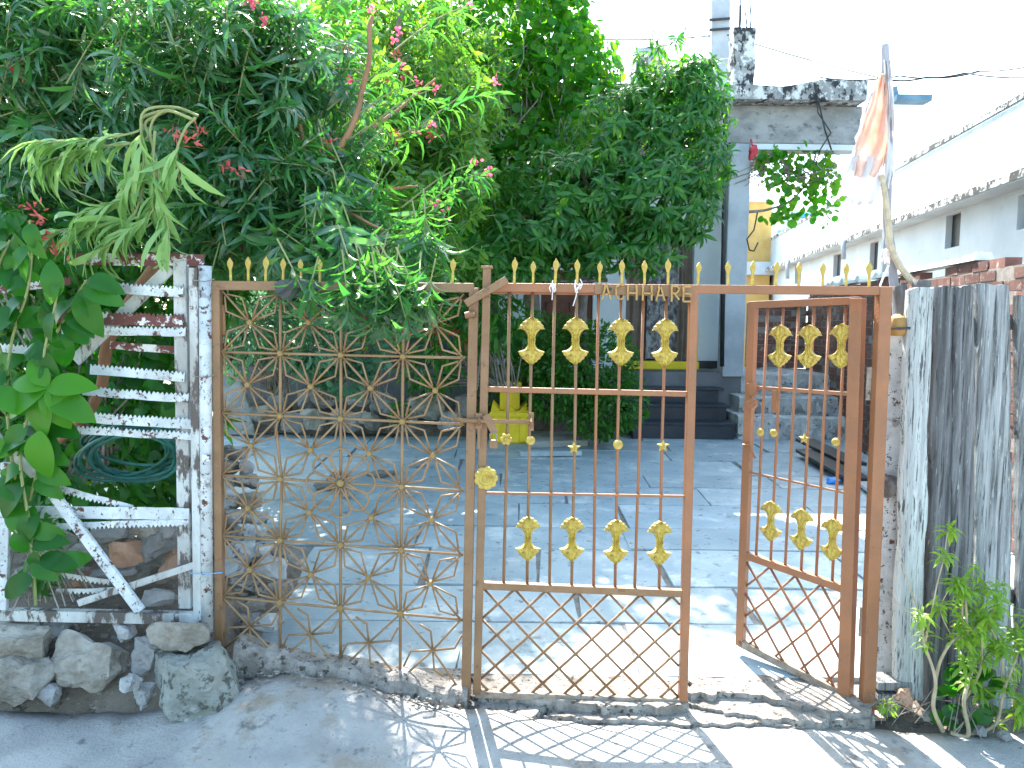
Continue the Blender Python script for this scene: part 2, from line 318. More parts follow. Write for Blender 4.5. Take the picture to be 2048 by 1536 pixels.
def stems(starts, dirs, length, nw, per, spread, droop, S, twig=None, upbias=0., jit=.25, first=.3, rt=.004):
    """leaf frames along short bending stems; twig: MB that collects the stems"""
    P, Dr, N, Sc = [], [], [], []
    for s0, d0 in zip(starts, dirs):
        L = length * RNG.uniform(.7, 1.25); d = V(d0).normalized(); p = V(s0) - d * L * .5; pts = [p.copy()]; ph = RNG.random() * 6.28
        for k in range(nw):
            t = k / max(1, nw - 1); d = (d + V((0, 0, -droop * .12 + upbias * .08)) + V(RNG.normal(size=3)) * .05).normalized(); p = p + d * (L / nw); pts.append(p.copy())
            if t < first: continue
            a = d.orthogonal().normalized(); b = d.cross(a); sp = spread * (1.15 - .55 * t)
            for j in range(per):
                an = ph + k * 1.1 + j * 2 * math.pi / per + RNG.normal() * jit; o = a * math.cos(an) + b * math.sin(an)
                ld = d * math.cos(sp) + o * math.sin(sp) + V((0, 0, -droop * .35)) + V(RNG.normal(size=3)) * .12
                P.append(tuple(p)); Dr.append(tuple(ld)); nn = d * 1.0 - o * .2 + V((0, 0, .6)) + V(RNG.normal(size=3)) * .2; N.append(tuple(nn)); Sc.append(S * RNG.uniform(.7, 1.2) * (1 - .25 * (t > .9)))
        if twig is not None and len(pts) > 2: twig.tube([pts[0], pts[len(pts) // 2], pts[-1]], [rt, rt * .8, rt * .4], 4, cap=False)
    return np.array(P), np.array(Dr), np.array(N), np.array(Sc)
def limb(mb, pts, r0, r1, n=8, wob=.01):
    pts = [V(p) for p in pts]; out = []
    for i in range(len(pts) - 1):
        for k in range(6):
            t = k / 6; a = pts[max(0, i - 1)]; b = pts[i]; c = pts[i + 1]; d = pts[min(len(pts) - 1, i + 2)]
            q = .5 * ((2 * b) + (c - a) * t + (2 * a - 5 * b + 4 * c - d) * t * t + (3 * b - a - 3 * c + d) * t ** 3)
            out.append(q + V((nz(q, 6, 1), nz(q, 6, 2), 0)) * wob)
    out.append(pts[-1]); m = len(out); mb.tube(out, [r0 + (r1 - r0) * i / (m - 1) for i in range(m)], n)
# ================================================================== SETTING
def smooth(a, b, x): t = min(1, max(0, (x - a) / (b - a))); return t * t * (3 - 2 * t)
def hgt(x, y):
    z = -.10
    if y > 2.75: z = -.10 + (zc(y) - .085 + .10) * smooth(2.78, 3.0, y)
    lm = smooth(-1.14, -1.30, x) * smooth(2.72, 3.02, y)
    if y < 4.6 or x < -3.6: z += lm * .33 * (1 if x < -3.6 else smooth(4.6, 3.9, y))
    z += .10 * math.exp(-(((x + 1.75) / .42) ** 2 + ((y - 3.85) / .55) ** 2))
    if x > 1.5: z += .05 * smooth(1.55, 1.9, x) * smooth(2.6, 2.95, y) * smooth(4.2, 3.2, y)
    if y > 8.6: z = min(z, zc(8.6) - .03)
    near = smooth(14, 9, abs(x) + abs(y - 3))
    return z + near * (nz((x, y, 0), 5) * .018 + nz((x, y, 0), 19, 2) * .010 + nz((x, y, 0), 41, 2) * .004)
def ground():
    def axis(lo, hi, c0, c1, st):
        a = list(np.arange(c0, c1 + 1e-6, st)); k = st; x = c0; pre = []
        while x > lo: k *= 1.35; x -= k; pre.append(x)
        x = c1; k = st; post = []
        while x < hi: k *= 1.35; x += k; post.append(x)
        return pre[::-1] + a + post
    xs = axis(-500, 500, -4.2, 4.5, .05); ys = axis(-400, 900, 1.6, 9.4, .05)
    vs = [(x, y, hgt(x, y)) for y in ys for x in xs]; n = len(xs)
    q = np.array([(j * n + i, j * n + i + 1, (j + 1) * n + i + 1, (j + 1) * n + i) for j in range(len(ys) - 1) for i in range(n - 1)])
    me = nm('ground', vs, q); me.materials.append(earth); me.polygons.foreach_set('use_smooth', [True] * len(me.polygons))
    o = D.objects.new('ground', me); COL.objects.link(o); o['kind'] = 'structure'; o['label'] = 'dusty brown earth around the gate and under the fences'
ground()
def ramp(x, y): return (.065 * smooth(.35, -.25, x) + .125 * smooth(-.15, -.85, x)) * smooth(1.9, 2.90, y) ** 1.6 * (1 - .72 * smooth(-.88, -1.45, x))
def road():
    xs = np.arange(-6, 6.01, .05); mb = MB(); ny = 44; edge = []
    for x in xs:
        e = 2.86 + nz((x, 0, 0), 2.5, 4) * .04 + nz((x, 3, 0), 11, 4) * .03 + nz((x, 3, 0), 31, 4) * .012 - .04 * smooth(-1.1, -1.35, x) - .03 * smooth(1.35, 1.5, x); edge.append(e)
    vs = []; n = len(xs)
    for j in range(ny + 1):
        t = j / ny
        for i, x in enumerate(xs):
            y = -8 + (edge[i] + 8) * (t ** .35 if t > 0 else 0); vs.append((x, y, -.06 + ramp(x, y) + nz((x, y, 0), 1.3, 5) * .008 + nz((x, y, 0), 9, 6) * .002 - (.012 if j == ny else 0)))
    for i, x in enumerate(xs): vs.append((x, edge[i] + .004, -.16))
    fs = np.array([(j * n + i, j * n + i + 1, (j + 1) * n + i + 1, (j + 1) * n + i) for j in range(ny + 1) for i in range(n - 1)])
    me = nm('road', vs, fs); me.materials.append(concrete); o = D.objects.new('road', me); COL.objects.link(o); tag(o, 'pale concrete lane in front of the gate', None, None, 'structure')
    me.polygons.foreach_set('use_smooth', [True] * len(me.polygons))
road()
def ragged(pts, step=.04, amp=.012, seed=0):
    out = []
    for i in range(len(pts)):
        a, b = V(pts[i]), V(pts[(i + 1) % len(pts)]); k = max(1, int((b - a).length / step))
        for j in range(k):
            p = a.lerp(b, j / k); out.append(V((p.x + nz(p, 17, seed) * amp * 2, p.y + nz(p, 19, seed + 1) * amp * 2, p.z)))
    return out
# paving
bed = MB(); bed.hexa([(-3.9, 3.02, zc(3.02) - .06), (3.9, 3.02, zc(3.02) - .06), (4.6, 9.3, zc(9.3) - .06), (-3.9, 9.3, zc(9.3) - .06),
                      (-3.9, 3.25, zc(3.25) - .012), (3.9, 3.25, zc(3.25) - .012), (4.6, 9.3, zc(9.3) - .012), (-3.9, 9.3, zc(9.3) - .012)])
bed = bed.build('courtyard_paving', mortar, kind='structure', label='courtyard floor of grey stone slabs behind the gate')
rows = [3.14]
while rows[-1] < 8.6: rows.append(rows[-1] + random.uniform(.42, .72))
for a, b in zip(rows[:-1], rows[1:]):
    x = -1.22 if a < 4.3 else (-2.2 if a < 5 else -3.8)
    x += random.uniform(-.06, .02) if a < 4.3 else random.uniform(-.3, .3)
    while x < 3.7:
        wd = random.uniform(.65, 1.6); g = .007; j = lambda: random.uniform(-.018, .018)
        pts = [V((x + g + j(), a + g + j() * .5, 0)), V((x + wd - g + j(), a + g + j() * .5, 0)), V((x + wd - g + j(), b - g + j() * .5, 0)), V((x + g + j(), b - g + j() * .5, 0))]
        pts = ragged(pts, .14, .004, int(x * 10)); t = random.uniform(-.003, .004); tx, ty = random.uniform(-.006, .006), random.uniform(-.006, .006)
        cx, cy = x + wd / 2, (a + b) / 2
        pts = [V((p.x, p.y, zc(p.y) + t + (p.x - cx) * tx + (p.y - cy) * ty)) for p in pts]
        MB().prism(pts, (0, 0, -.03)).build('flagstone', flag, bed, bevel=.003); x += wd
# threshold: broken concrete pieces
def piece(px, z, seed, th=.09, amp=.016):
    pts = ragged([Gz(x, y, z) for x, y in px], .014, amp, seed); pts = [V((p.x + nz(p, 60, seed) * .008, p.y + nz(p, 55, seed + 5) * .010, z + nz(p, 6, seed) * .010)) for p in pts]
    return MB().prism(pts, (0, 0, -th))
sill = MB()
fr = [(470, 1292), (520, 1312), (600, 1330), (680, 1338), (760, 1352), (840, 1372), (890, 1388), (935, 1392)]
prev = None; vs = []; n = 0
line = []
for i in range(len(fr) - 1):
    for k in range(14): t = k / 14; line.append((fr[i][0] + (fr[i + 1][0] - fr[i][0]) * t, fr[i][1] + (fr[i + 1][1] - fr[i][1]) * t))
line.append(fr[-1])
prof = []
for i, (x, y) in enumerate(line):
    p = W(x, y - 8, 2.90); z = p.z + nz(p, 9) * .012; e = nz(p, 12, 3) * .012 + nz(p, 45, 3) * .009; z += nz(p, 50, 8) * .006
    q = [(p.x, 2.87 + e, -.14), (p.x, 2.875 + e + nz(p, 30, 2) * .01, z - .05), (p.x, 2.885 + e, z - .012), (p.x, 2.905, z + nz(p, 25) * .006), (p.x, 2.98, z + .005), (p.x, 3.05, max(z - .03, 0)), (p.x, 3.16, max(z - .10, .006)), (p.x, 3.16, -.1)]
    prof.append(q)
for q in prof: sill.v += [V(a) for a in q]
m = 8
for i in range(len(prof) - 1):
    for k in range(m - 1): sill.f.append((i * m + k, (i + 1) * m + k, (i + 1) * m + k + 1, i * m + k + 1))
sill.build('threshold_kerb', broken, kind='structure', label='crumbling concrete kerb under the flower lattice panel', smooth=False)
th = T('threshold_slabs', 'broken concrete slabs under the open gateway', None, (0.6, 2.95, 0), kind='structure')
for px, z, s in [([(936, 1392), (1105, 1400), (1075, 1425), (1030, 1442), (975, 1432), (930, 1402)], -.038, 1),
                 ([(945, 1352), (1090, 1344), (1375, 1348), (1375, 1407), (1240, 1412), (1112, 1402), (940, 1390)], -.014, 2),
                 ([(1380, 1348), (1560, 1352), (1640, 1362), (1725, 1372), (1745, 1420), (1650, 1422), (1540, 1395), (1470, 1385), (1380, 1388)], -.010, 3),
                 ([(1381, 1392), (1468, 1389), (1538, 1399), (1645, 1426), (1755, 1428), (1756, 1437), (1600, 1445), (1480, 1428), (1381, 1408)], -.038, 4),
                 ([(1120, 1406), (1240, 1416), (1380, 1411), (1475, 1432), (1590, 1449), (1420, 1447), (1180, 1437), (1082, 1428)], -.052, 5)]:
    piece(px, z, s).build('concrete_piece', broken, th)
crumb = MB()
for k in range(150):
    e = [(940, 1402), (1035, 1442), (1110, 1402), (1240, 1414), (1370, 1409), (1480, 1430), (1600, 1446), (1750, 1436)]; i = random.randrange(7); t = random.random(); q = Gz(e[i][0] + (e[i + 1][0] - e[i][0]) * t + random.gauss(0, 8), e[i][1] + (e[i + 1][1] - e[i][1]) * t + random.gauss(2, 5), -.055); s = random.uniform(.004, .014)
    m_ = rock_mb(q + V((0, 0, s * .3)), (s * 2, s * 1.6, s), k, 0, 0, k=7); crumb.add(m_.v, m_.f)
for k in range(130):
    q = W(random.uniform(480, 930), 1340, 2.84); x_ = q.x; y_ = random.uniform(2.76, 2.86); s = random.uniform(.004, .013); m_ = rock_mb(V((x_, y_, -.06 + ramp(x_, y_) + s * .3)), (s * 2, s * 1.6, s), k, 0, 0, k=7); crumb.add(m_.v, m_.f)
crumb.build('loose_crumbs', broken, th, kind='stuff')
soil = MB()
for k in range(260):
    x_ = random.uniform(-2.4, -1.15); y_ = random.uniform(2.86, 3.12); s = random.uniform(.005, .018); m_ = rock_mb(V((x_, y_, hgt(x_, y_) + s * .3)), (s * 2, s * 1.6, s), k, 0, 0, k=7); soil.add(m_.v, m_.f)
soil.build('soil_clods', tanstone, kind='stuff')
bk = MB(); bk.hexa([(-.3, 2.99, -.1), (1.62, 2.99, -.1), (1.62, 3.2, -.1), (-.3, 3.2, -.1), (-.3, 2.99, -.034), (1.62, 2.99, -.034), (1.62, 3.2, -.03), (-.3, 3.2, -.03)]); bk.build('slab_bed', mortar, th)
# ================================================================== HOUSE
floor_z = .95
stair = T('entrance_steps', 'four black stone steps climbing to the curtained house door', 'steps', (2.05, 8.4, .2))
xl, xr = W(1262, 800, 8.6).x, W(1452, 800, 8.6).x
for i in range(4):
    y0 = 8.4 + i * .28; z1 = .25 + .175 * (i + 1)
    MB().hexa([(xl, y0, .1), (xr + .05 - i * .02, y0, .1), (xr + .05 - i * .02, 9.6, .1), (xl, 9.6, .1), (xl, y0, z1 - .03), (xr + .05 - i * .02, y0, z1 - .03), (xr + .05 - i * .02, 9.6, z1 - .03), (xl, 9.6, z1 - .03)]).build('riser', blackstone, stair)
    MB().box(((xl + xr) / 2 + .02, y0 + .14, z1 - .013), (xr - xl + .1, .32, .028)).build('tread', blackstone, stair, bevel=.004)
house = T('house', 'white plastered house with flat porch roof behind the trees', 'house', (1, 10, .1))
def wall_mb(o, ux, s0, s1, z0, z1, th, holes, nrm):
    """wall from s0..s1 along ux, with rectangular holes (s0,s1,z0,z1)"""
    mb = MB(); o, ux, nrm = V(o), V(ux).normalized(), V(nrm).normalized()
    ss = sorted({s0, s1, *[h[0] for h in holes], *[h[1] for h in holes]}); zz = sorted({z0, z1, *[h[2] for h in holes], *[h[3] for h in holes]})
    P = lambda s, z, d: V((o.x, o.y, 0)) + ux * s + V((0, 0, z)) + nrm * d
    solid = lambda i, j: 0 <= i < len(ss) - 1 and 0 <= j < len(zz) - 1 and not any(h[0] <= (ss[i] + ss[i + 1]) / 2 <= h[1] and h[2] <= (zz[j] + zz[j + 1]) / 2 <= h[3] for h in holes)
    def q(a, b, c, d): n = len(mb.v); mb.v += [a, b, c, d]; mb.f.append((n, n + 1, n + 2, n + 3))
    for i in range(len(ss) - 1):
        for j in range(len(zz) - 1):
            if not solid(i, j): continue
            a, b, c, d = ss[i], ss[i + 1], zz[j], zz[j + 1]
            q(P(a, c, 0), P(b, c, 0), P(b, d, 0), P(a, d, 0)); q(P(a, c, th), P(a, d, th), P(b, d, th), P(b, c, th))
            if not solid(i - 1, j): q(P(a, c, 0), P(a, d, 0), P(a, d, th), P(a, c, th))
            if not solid(i + 1, j): q(P(b, c, 0), P(b, c, th), P(b, d, th), P(b, d, 0))
            if not solid(i, j - 1): q(P(a, c, 0), P(a, c, th), P(b, c, th), P(b, c, 0))
            if not solid(i, j + 1): q(P(a, d, 0), P(b, d, 0), P(b, d, th), P(a, d, th))
    bm = bmesh.new(); vv = [bm.verts.new(v) for v in mb.v]
    for f in mb.f: bm.faces.new([vv[i] for i in f])
    bmesh.ops.remove_doubles(bm, verts=bm.verts, dist=1e-4); bm.verts.index_update()
    r = MB(); r.add([v.co.copy() for v in bm.verts], [tuple(v.index for v in f.verts) for f in bm.faces]); bm.free(); return r
YW = 9.9
X = lambda px, Y=YW: (px - 1024) / F_PX * Y
dl, dr = W(1252, 600, YW).x, W(1386, 600, YW).x; dtop = W(1320, 452, YW).z
xe = W(1438, 500, YW).x
d2l, d2r = W(1082, 600, YW).x, W(1186, 600, YW).x; d2top = W(1130, 540, YW).z
wall_mb((0, YW, 0), (1, 0, 0), -.2, xe, .2, 4.3, .22, [(dl, dr, floor_z + .02, dtop), (d2l, d2r, floor_z + .02, d2top)], (0, 1, 0)).build('wall', plaster, house)
MB().box(((xe + .1), 11.4, 2.25), (.2, 2.8, 4.1)).build('side_wall', plaster, house)
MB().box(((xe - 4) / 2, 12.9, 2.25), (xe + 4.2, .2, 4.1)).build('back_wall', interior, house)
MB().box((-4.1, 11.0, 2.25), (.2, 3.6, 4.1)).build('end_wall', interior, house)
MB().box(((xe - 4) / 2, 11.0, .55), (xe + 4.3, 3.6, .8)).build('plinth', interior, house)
MB().box((W(1200, 700, 9.4).x + .1, 9.55, .57), (2.75, .62, .74)).build('porch_floor', flag, house, bevel=.01)
MB().box((W(1400, 716, YW).x + .02, YW - .02, floor_z + .06), (.5, .035, .1)).build('skirting', blackm, house)
th_ = MB().box(((dl + dr) / 2, YW - .06, floor_z + .05), (dr - dl + .14, .2, .1)); th_.build('yellow_door_sill', yellow, house, bevel=.008)
MB().box((dr + .035, YW - .02, (floor_z + .1) + .22), (.07, .08, .44)).build('yellow_door_jamb', yellow, house, bevel=.004)
MB().box(((d2l + d2r) / 2, YW + .1, (d2top + floor_z) / 2), (d2r - d2l, .05, d2top - floor_z)).build('wooden_door', darkdoor, house)
for i in range(2):
    for k in range(3):
        MB().box((d2l + (d2r - d2l) * (.27 + .46 * i), YW + .07, floor_z + .25 + k * .45), ((d2r - d2l) * .34, .03, .34)).build('door_panel', darkdoor, house, bevel=.01)
# porch roof: beam + slab
YB = 9.15
pb0, pb1 = W(1250, 285, YB), W(1722, 292, YB); bt = W(1500, 210, YB).z; bb = W(1500, 286, YB).z
MB().hexa([(pb0.x, YB, bb), (pb1.x, YB, bb), (pb1.x, YB + .3, bb), (pb0.x, YB + .3, bb), (pb0.x, YB, bt), (pb1.x, YB, bt), (pb1.x, YB + .3, bt), (pb0.x, YB + .3, bt)]).build('roof_beam', beamm, house, bevel=.01)
MB().hexa([(W(1500, 286, YB).x, YB + .01, bb - .07), (pb1.x - .02, YB + .01, bb - .07), (pb1.x - .02, YB + .25, bb - .07), (W(1500, 286, YB).x, YB + .25, bb - .07), (W(1500, 286, YB).x, YB + .01, bb - .003), (pb1.x - .02, YB + .01, bb - .003), (pb1.x - .02, YB + .25, bb - .003), (W(1500, 286, YB).x, YB + .25, bb - .003)]).build('white_ceiling_edge', plaster, house)
sl_ = MB(); x0, x1 = -4.3, W(1735, 200, 8.9).x; ztop = lambda x: bt + .15 + (.07 * smooth(W(1560, 200, 9).x, W(1640, 190, 9).x, x)) + nz((x, 0, 0), 6) * .018
nx = 90
for i in range(nx + 1):
    x = x0 + (x1 - x0) * i / nx; zt = ztop(x); zb = bt + .003
    sl_.v += [V((x, 8.92 + nz((x, 1, 0), 8) * .015, zb)), V((x, 8.9 + nz((x, 2, 0), 9) * .02, zt)), V((x, 9.15, zt + .02 + nz((x, 5, 0), 13) * .02)), V((x, 13.0, bt + .2)), V((x, 13.0, zb))]
for i in range(nx):
    for k in range(5): a = i * 5 + k; b = i * 5 + (k + 1) % 5; sl_.f.append((a, a + 5, b + 5, b))
sl_.f += [(0, 1, 2, 3, 4), tuple(nx * 5 + k for k in (4, 3, 2, 1, 0))]
sl_.build('roof_slab', slabm, house)
cx0, cx1 = W(1452, 560, YB).x, W(1494, 560, YB).x
MB().box(((cx0 + cx1) / 2, YB + .14, (bb + .9) / 2), (cx1 - cx0, .26, bb - .9 + .0)).build('porch_column', colm, house, bevel=.012)
ux0, ux1 = W(1466, 120, 9.4).x, W(1509, 120, 9.4).x; ut = W(1487, 56, 9.4).z
up = MB(); 
for k in range(13):
    t = k / 12; z = bt + .15 + (ut - bt - .15) * t; hw = (ux1 - ux0) / 2; c = (ux0 + ux1) / 2
    for (a, b) in ((-1, -1), (1, -1), (1, 1), (-1, 1)): up.v.append(V((c + a * hw + nz((a, b, z), 5) * .03, 9.5 + b * hw + nz((b, a, z), 5) * .03, z)))
for k in range(12):
    for j in range(4): q = k * 4; up.f.append((q + j, q + (j + 1) % 4, q + 4 + (j + 1) % 4, q + 4 + j))
up.f.append(tuple(48 + k for k in range(4))); up.build('column_stub', slabm, house, bevel=.01)
for a, b, h in ((-1, -1, .33), (1, -1, .37), (-.2, 1, .48), (.9, 1, .3)):
    p = V(((ux0 + ux1) / 2 + a * .07, 9.5 + b * .07, ut - .05)); MB().tube([p, p + V((.01, 0, h * .5)), p + V((-.01 * a, .01, h))], .009, 6).build('reinforcing_bar', blackm, house)
MB().tube([W(1444, 733, 8.95), W(1448, 400, 8.95), W(1451, 214, 8.95)], .026, 10).build('black_drain_pipe', blackm, house, smooth=True)
# curtains in the doorway
cur = T('door_curtains', 'mottled grey middle curtain between brown ones in the doorway', 'curtain', ((dl + dr) / 2, YW + .08, floor_z))
def curtain(a, b, z0, z1, mat, nm_, amp=.03, fr_=60, y=YW + .1):
    mb = MB(); n = 60
    for i in range(n + 1):
        x = a + (b - a) * i / n
        for j in range(9):
            z = z0 + (z1 - z0) * j / 8; mb.v.append(V((x, y + math.sin(x * fr_ + nz((x, 0, z), 2) * 2) * amp * (1.2 - .4 * j / 8), z)))
    for i in range(n):
        for j in range(8): q = i * 9 + j; mb.f.append((q, q + 9, q + 10, q + 1))
    mb.build(nm_, mat, cur, smooth=True)
w_ = dr - dl
curtain(dl + .01, dl + w_ * .36, floor_z + .1, dtop - .03, curtb, 'brown_curtain', .028, 50, YW + .13)
curtain(dl + w_ * .33, dl + w_ * .80, floor_z + .12, dtop - .03, curtp, 'mottled_curtain', .03, 42, YW + .1)
curtain(dl + w_ * .78, dr - .01, floor_z + .1, dtop - .03, curtb, 'brown_curtain', .028, 55, YW + .13)
MB().tube([(dl + .01, YW + .12, dtop - .04), (dr - .01, YW + .12, dtop - .04)], .012, 8).build('curtain_rod', blackm, cur)
# orange chairs in the dark veranda
for i, (px, lab) in enumerate([(838, 'orange plastic chair in the dim veranda, nearer the wall end'), (905, 'orange plastic chair in the dim veranda, nearer the white wall')]):
    b = W(px, 718, 10.0); b.z = floor_z; c = T('plastic_chair', lab, 'chair', b, 'orange chairs in the veranda')
    MB().box(b + V((0, 0, .42)), (.42, .42, .035)).build('seat', orangepl, c, bevel=.01)
    bkm = MB()
    for k in range(5): bkm.box(b + V((-.16 + k * .08, .2, .65)), (.05, .02, .42))
    bkm.box(b + V((0, .2, .87)), (.42, .03, .06)); bkm.build('backrest', orangepl, c)
    for sx in (-1, 1):
        for sy in (-1, 1): MB().tube([b + V((sx * .2, sy * .19, 0)), b + V((sx * .18, sy * .17, .41))], .018, 6).build('leg', orangepl, c)
    for sx in (-1, 1): MB().bar(b + V((sx * .21, -.18, .62)), b + V((sx * .21, .2, .64)), .04, .03, V((0, 0, 1))).build('armrest', orangepl, c)
# rough masonry terrace right of the steps
ter = T('masonry_terrace', 'limewashed rubble terrace with ledges right of the black steps', 'terrace', (3.3, 9, .2))
levels = [(8.45, .50, 1478), (8.75, .70, 1480), (9.15, .95, 1482)]
for (y0, zt, px) in levels:
    xa = W(px, 800, y0).x; xb = 4.3; mb = MB(); n = 50
    for i in range(n + 1):
        x = xa + (xb - xa) * i / n; e = nz((x, y0, 0), 5) * .05; zz_ = zt + nz((x, y0, 3), 4) * .025
        mb.v += [V((x, y0 + e, .1)), V((x, y0 + e + nz((x, 0, 1), 14) * .03, (zt + .1) / 2)), V((x, y0 + e + .01, zz_ - .02)), V((x, y0 + e + .05, zz_)), V((x, 10.6, zz_)), V((x, 10.6, .1))]
    for i in range(n):
        for k in range(6): a = i * 6 + k; b = i * 6 + (k + 1) % 6; mb.f.append((a, a + 6, b + 6, b))
    mb.f += [(0, 1, 2, 3, 4, 5), tuple(n * 6 + k for k in (5, 4, 3, 2, 1, 0))]
    mb.build('plastered_ledge', rubw, ter)
    x = xa + .1
    while x < xb - .15:
        s = random.uniform(.13, .3); hgt_ = min(.2, zt * .3); rock_mb((x + s / 2, y0 + .045, zt - .13 - random.random() * .04), (s * 1.1, .16, hgt_), int(x * 97), 2, .12).build('rubble_stone', rubw if random.random() < .65 else rubble, ter); x += s + random.uniform(.0, .08)
for i, (a, b, yy) in enumerate([((1545, 828), (1660, 832), 8.7)]):
    MB().bar(W(*a, yy), W(*b, yy), .05, .14).build('fallen_plank', plankm, label='grey plank lying on the lower terrace ledge', cat='plank', bevel=.004)
# brick walls
BR = nm('brick', *(lambda m: (m.v, m.f))(MB().box((0, 0, 0), (.225, .105, .068)))); BR.materials.append(brickm)
def brick_wall(name, label, p0, p1, z0, ztop, keep, ragtop=0, cap=None):
    p0, p1 = V(p0), V(p1); L = (p1 - p0).length; ax = (p1 - p0).normalized(); nr = V((-ax.y, ax.x, 0)); rz = math.atan2(ax.y, ax.x)
    root = T(name, label, 'brick wall', ((p0.x + p1.x) / 2, (p0.y + p1.y) / 2, z0))
    rowsn = int((ztop - z0) / .08); core = MB(); core.bar(p0 + V((0, 0, (z0 + ztop - ragtop * .08 - .02) / 2)), p1 + V((0, 0, (z0 + ztop - ragtop * .08 - .02) / 2)), ztop - ragtop * .08 - .02 - z0, .096, nr)
    core.build('mortar_core', mort, root); cnt = 0; stuff = MB()
    for r in range(rowsn - 1, -1, -1):
        s = .12 + (.115 if r % 2 else 0); z = z0 + .04 + r * .08
        while s < L - .05:
            top_ok = not (r >= rowsn - ragtop and nz((s, 0, r), 2.0, 3) < -.05 + .2 * (r - rowsn + ragtop))
            if top_ok:
                c = p0 + ax * s + V((0, 0, z)) + nr * random.uniform(-.006, .006); ang = rz + random.uniform(-.02, .02)
                if cnt < keep:
                    m = Matrix.Translation(c) @ Matrix.Rotation(ang, 4, 'Z') @ Matrix.Rotation(random.uniform(-.02, .02), 4, 'X'); inst('brick', BR, root, m)
                    cnt += 1
                else: stuff.box(c, (.225, .105, .068), ang)
            s += .24
    if stuff.v: stuff.build('brickwork', brickm, root, kind='stuff')
    if cap:
        for (s0, s1) in cap:
            mb = MB(); n = int((s1 - s0) / .04) + 1
            for i in range(n + 1):
                s = s0 + (s1 - s0) * i / n; c = p0 + ax * s; h = .03 + abs(nz((s, 0, 0), 5)) * .09
                zt = ztop + (-.02)
                mb.v += [c + nr * .07 + V((0, 0, zt)), c + nr * (.05) + V((0, 0, zt + h)), c - nr * .05 + V((0, 0, zt + h * .9)), c - nr * .07 + V((0, 0, zt))]
            for i in range(n):
                for k in range(4): a = i * 4 + k; b = i * 4 + (k + 1) % 4; mb.f.append((a, a + 4, b + 4, b))
            mb.f += [(0, 1, 2, 3), tuple(n * 4 + k for k in (3, 2, 1, 0))]; mb.build('lime_capping', brickcap, root)
    return root
ba = V((3.28, 4.6, 0)); bb_ = V((4.12, 10.4, 0))
brick_wall('side_brick_wall', 'long red brick boundary wall rising above the plank fence, lime on top', ba, bb_, 0, 2.03, 290, 1, [(.9, 3.2), (3.6, 5.6)])
brick_wall('end_brick_wall', 'low dark brick wall in shade above the rubble terrace', (W(1494, 650, 10.45).x, 10.45, 0), (4.05, 10.45, 0), .95, 1.86, 200, 0)
# right white building
bd = V((math.sin(math.radians(7.9)), math.cos(math.radians(7.9)), 0)); bn = V((bd.y, -bd.x, 0))
bo = V((6.2, 9.1, 0)) - bd * 3.0
sB = lambda px, py=500: (Wp(px, py, bo, bn) - bo).dot(bd)
zB = lambda px, py: Wp(px, py, bo, bn).z
rb = T('long_white_building', 'long white building with deep ledge and stained parapet beyond the brick wall', 'building', (8, 18, 0))
ends = sB(1524, 520); lz = zB(2048, 372)
holes = []
for (xa, xb, ya, yb) in [(1740, 1756, 484, 540), (1889, 1918, 428, 495), (1668, 1683, 508, 552), (1592, 1604, 528, 566), (2030, 2085, 385, 455), (1536, 1545, 548, 566)]:
    a, b = sorted((sB(xa), sB(xb))); holes.append((a, b, zB((xa + xb) / 2, yb), zB((xa + xb) / 2, ya)))
wall_mb(bo, bd, 0, ends, 0, lz - .02, .35, holes, bn).build('wall', plaster, rb)
for h in holes:
    c = bo + bd * ((h[0] + h[1]) / 2) + bn * .11 + V((0, 0, (h[2] + h[3]) / 2)); MB().bar(c - bd * (h[1] - h[0]) / 2, c + bd * (h[1] - h[0]) / 2, h[3] - h[2], .04, bn).build('dark_opening_sheet', blackm, rb)  # black sheet stands in for the unlit inside of each opening
par = MB(); n = 120; 
for i in range(n + 1):
    s = (ends) * i / n; p = bo + bd * s; zt = lz + 1.06 + nz((s, 0, 0), 2) * .02
    pr = [(.0, lz - .02), (-.30, lz - .02), (-.31, lz + .10), (-.20, lz + .16), (-.14, lz + .2), (-.14, zt - .05), (-.16, zt), (.1, zt), (.1, lz - .02)]
    par.v += [p + bn * a + V((0, 0, b)) for a, b in pr]
k9 = 9
for i in range(n):
    for k in range(k9): a = i * k9 + k; b = i * k9 + (k + 1) % k9; par.f.append((a, a + k9, b + k9, b))
par.f += [tuple(range(9)), tuple(n * 9 + k for k in range(8, -1, -1))]
par.build('parapet', parapetm, rb)
edg = MB()
for i in range(n):   # blackened crust along ledge lip and parapet crest
    s = ends * i / n; s2 = ends * (i + 1) / n
    for (a0, z0_, a1, z1_) in ((-.315, lz - .0, -.318, lz + .10), (-.163, lz + 1.0, -.165, lz + 1.07)):
        p, q = bo + bd * s, bo + bd * s2; b = len(edg.v)
        edg.v += [p + bn * a0 + V((0, 0, z0_)), q + bn * a0 + V((0, 0, z0_)), q + bn * a1 + V((0, 0, z1_ + nz((s2, 0, 0), 2) * .02)), p + bn * a1 + V((0, 0, z1_ + nz((s, 0, 0), 2) * .02))]; edg.f.append((b, b + 1, b + 2, b + 3))
edg.build('stained_edge', edgemoss, rb, kind='stuff')
MB().box(bo + bd * (ends / 2) + bn * 4.2 + V((0, 0, lz / 2)), (8.0, ends, lz - .05), -math.radians(7.9)).build('building_body', plaster, rb)
for (xa, ya, yb) in [(1687, 480, 518), (1575, 522, 557)]:
    p = Wp(xa, ya, bo - bn * .36, bn); q = Wp(xa, yb, bo - bn * .36, bn); MB().tube([p, q], .05, 8).build('rain_spout', colm, rb, smooth=True)
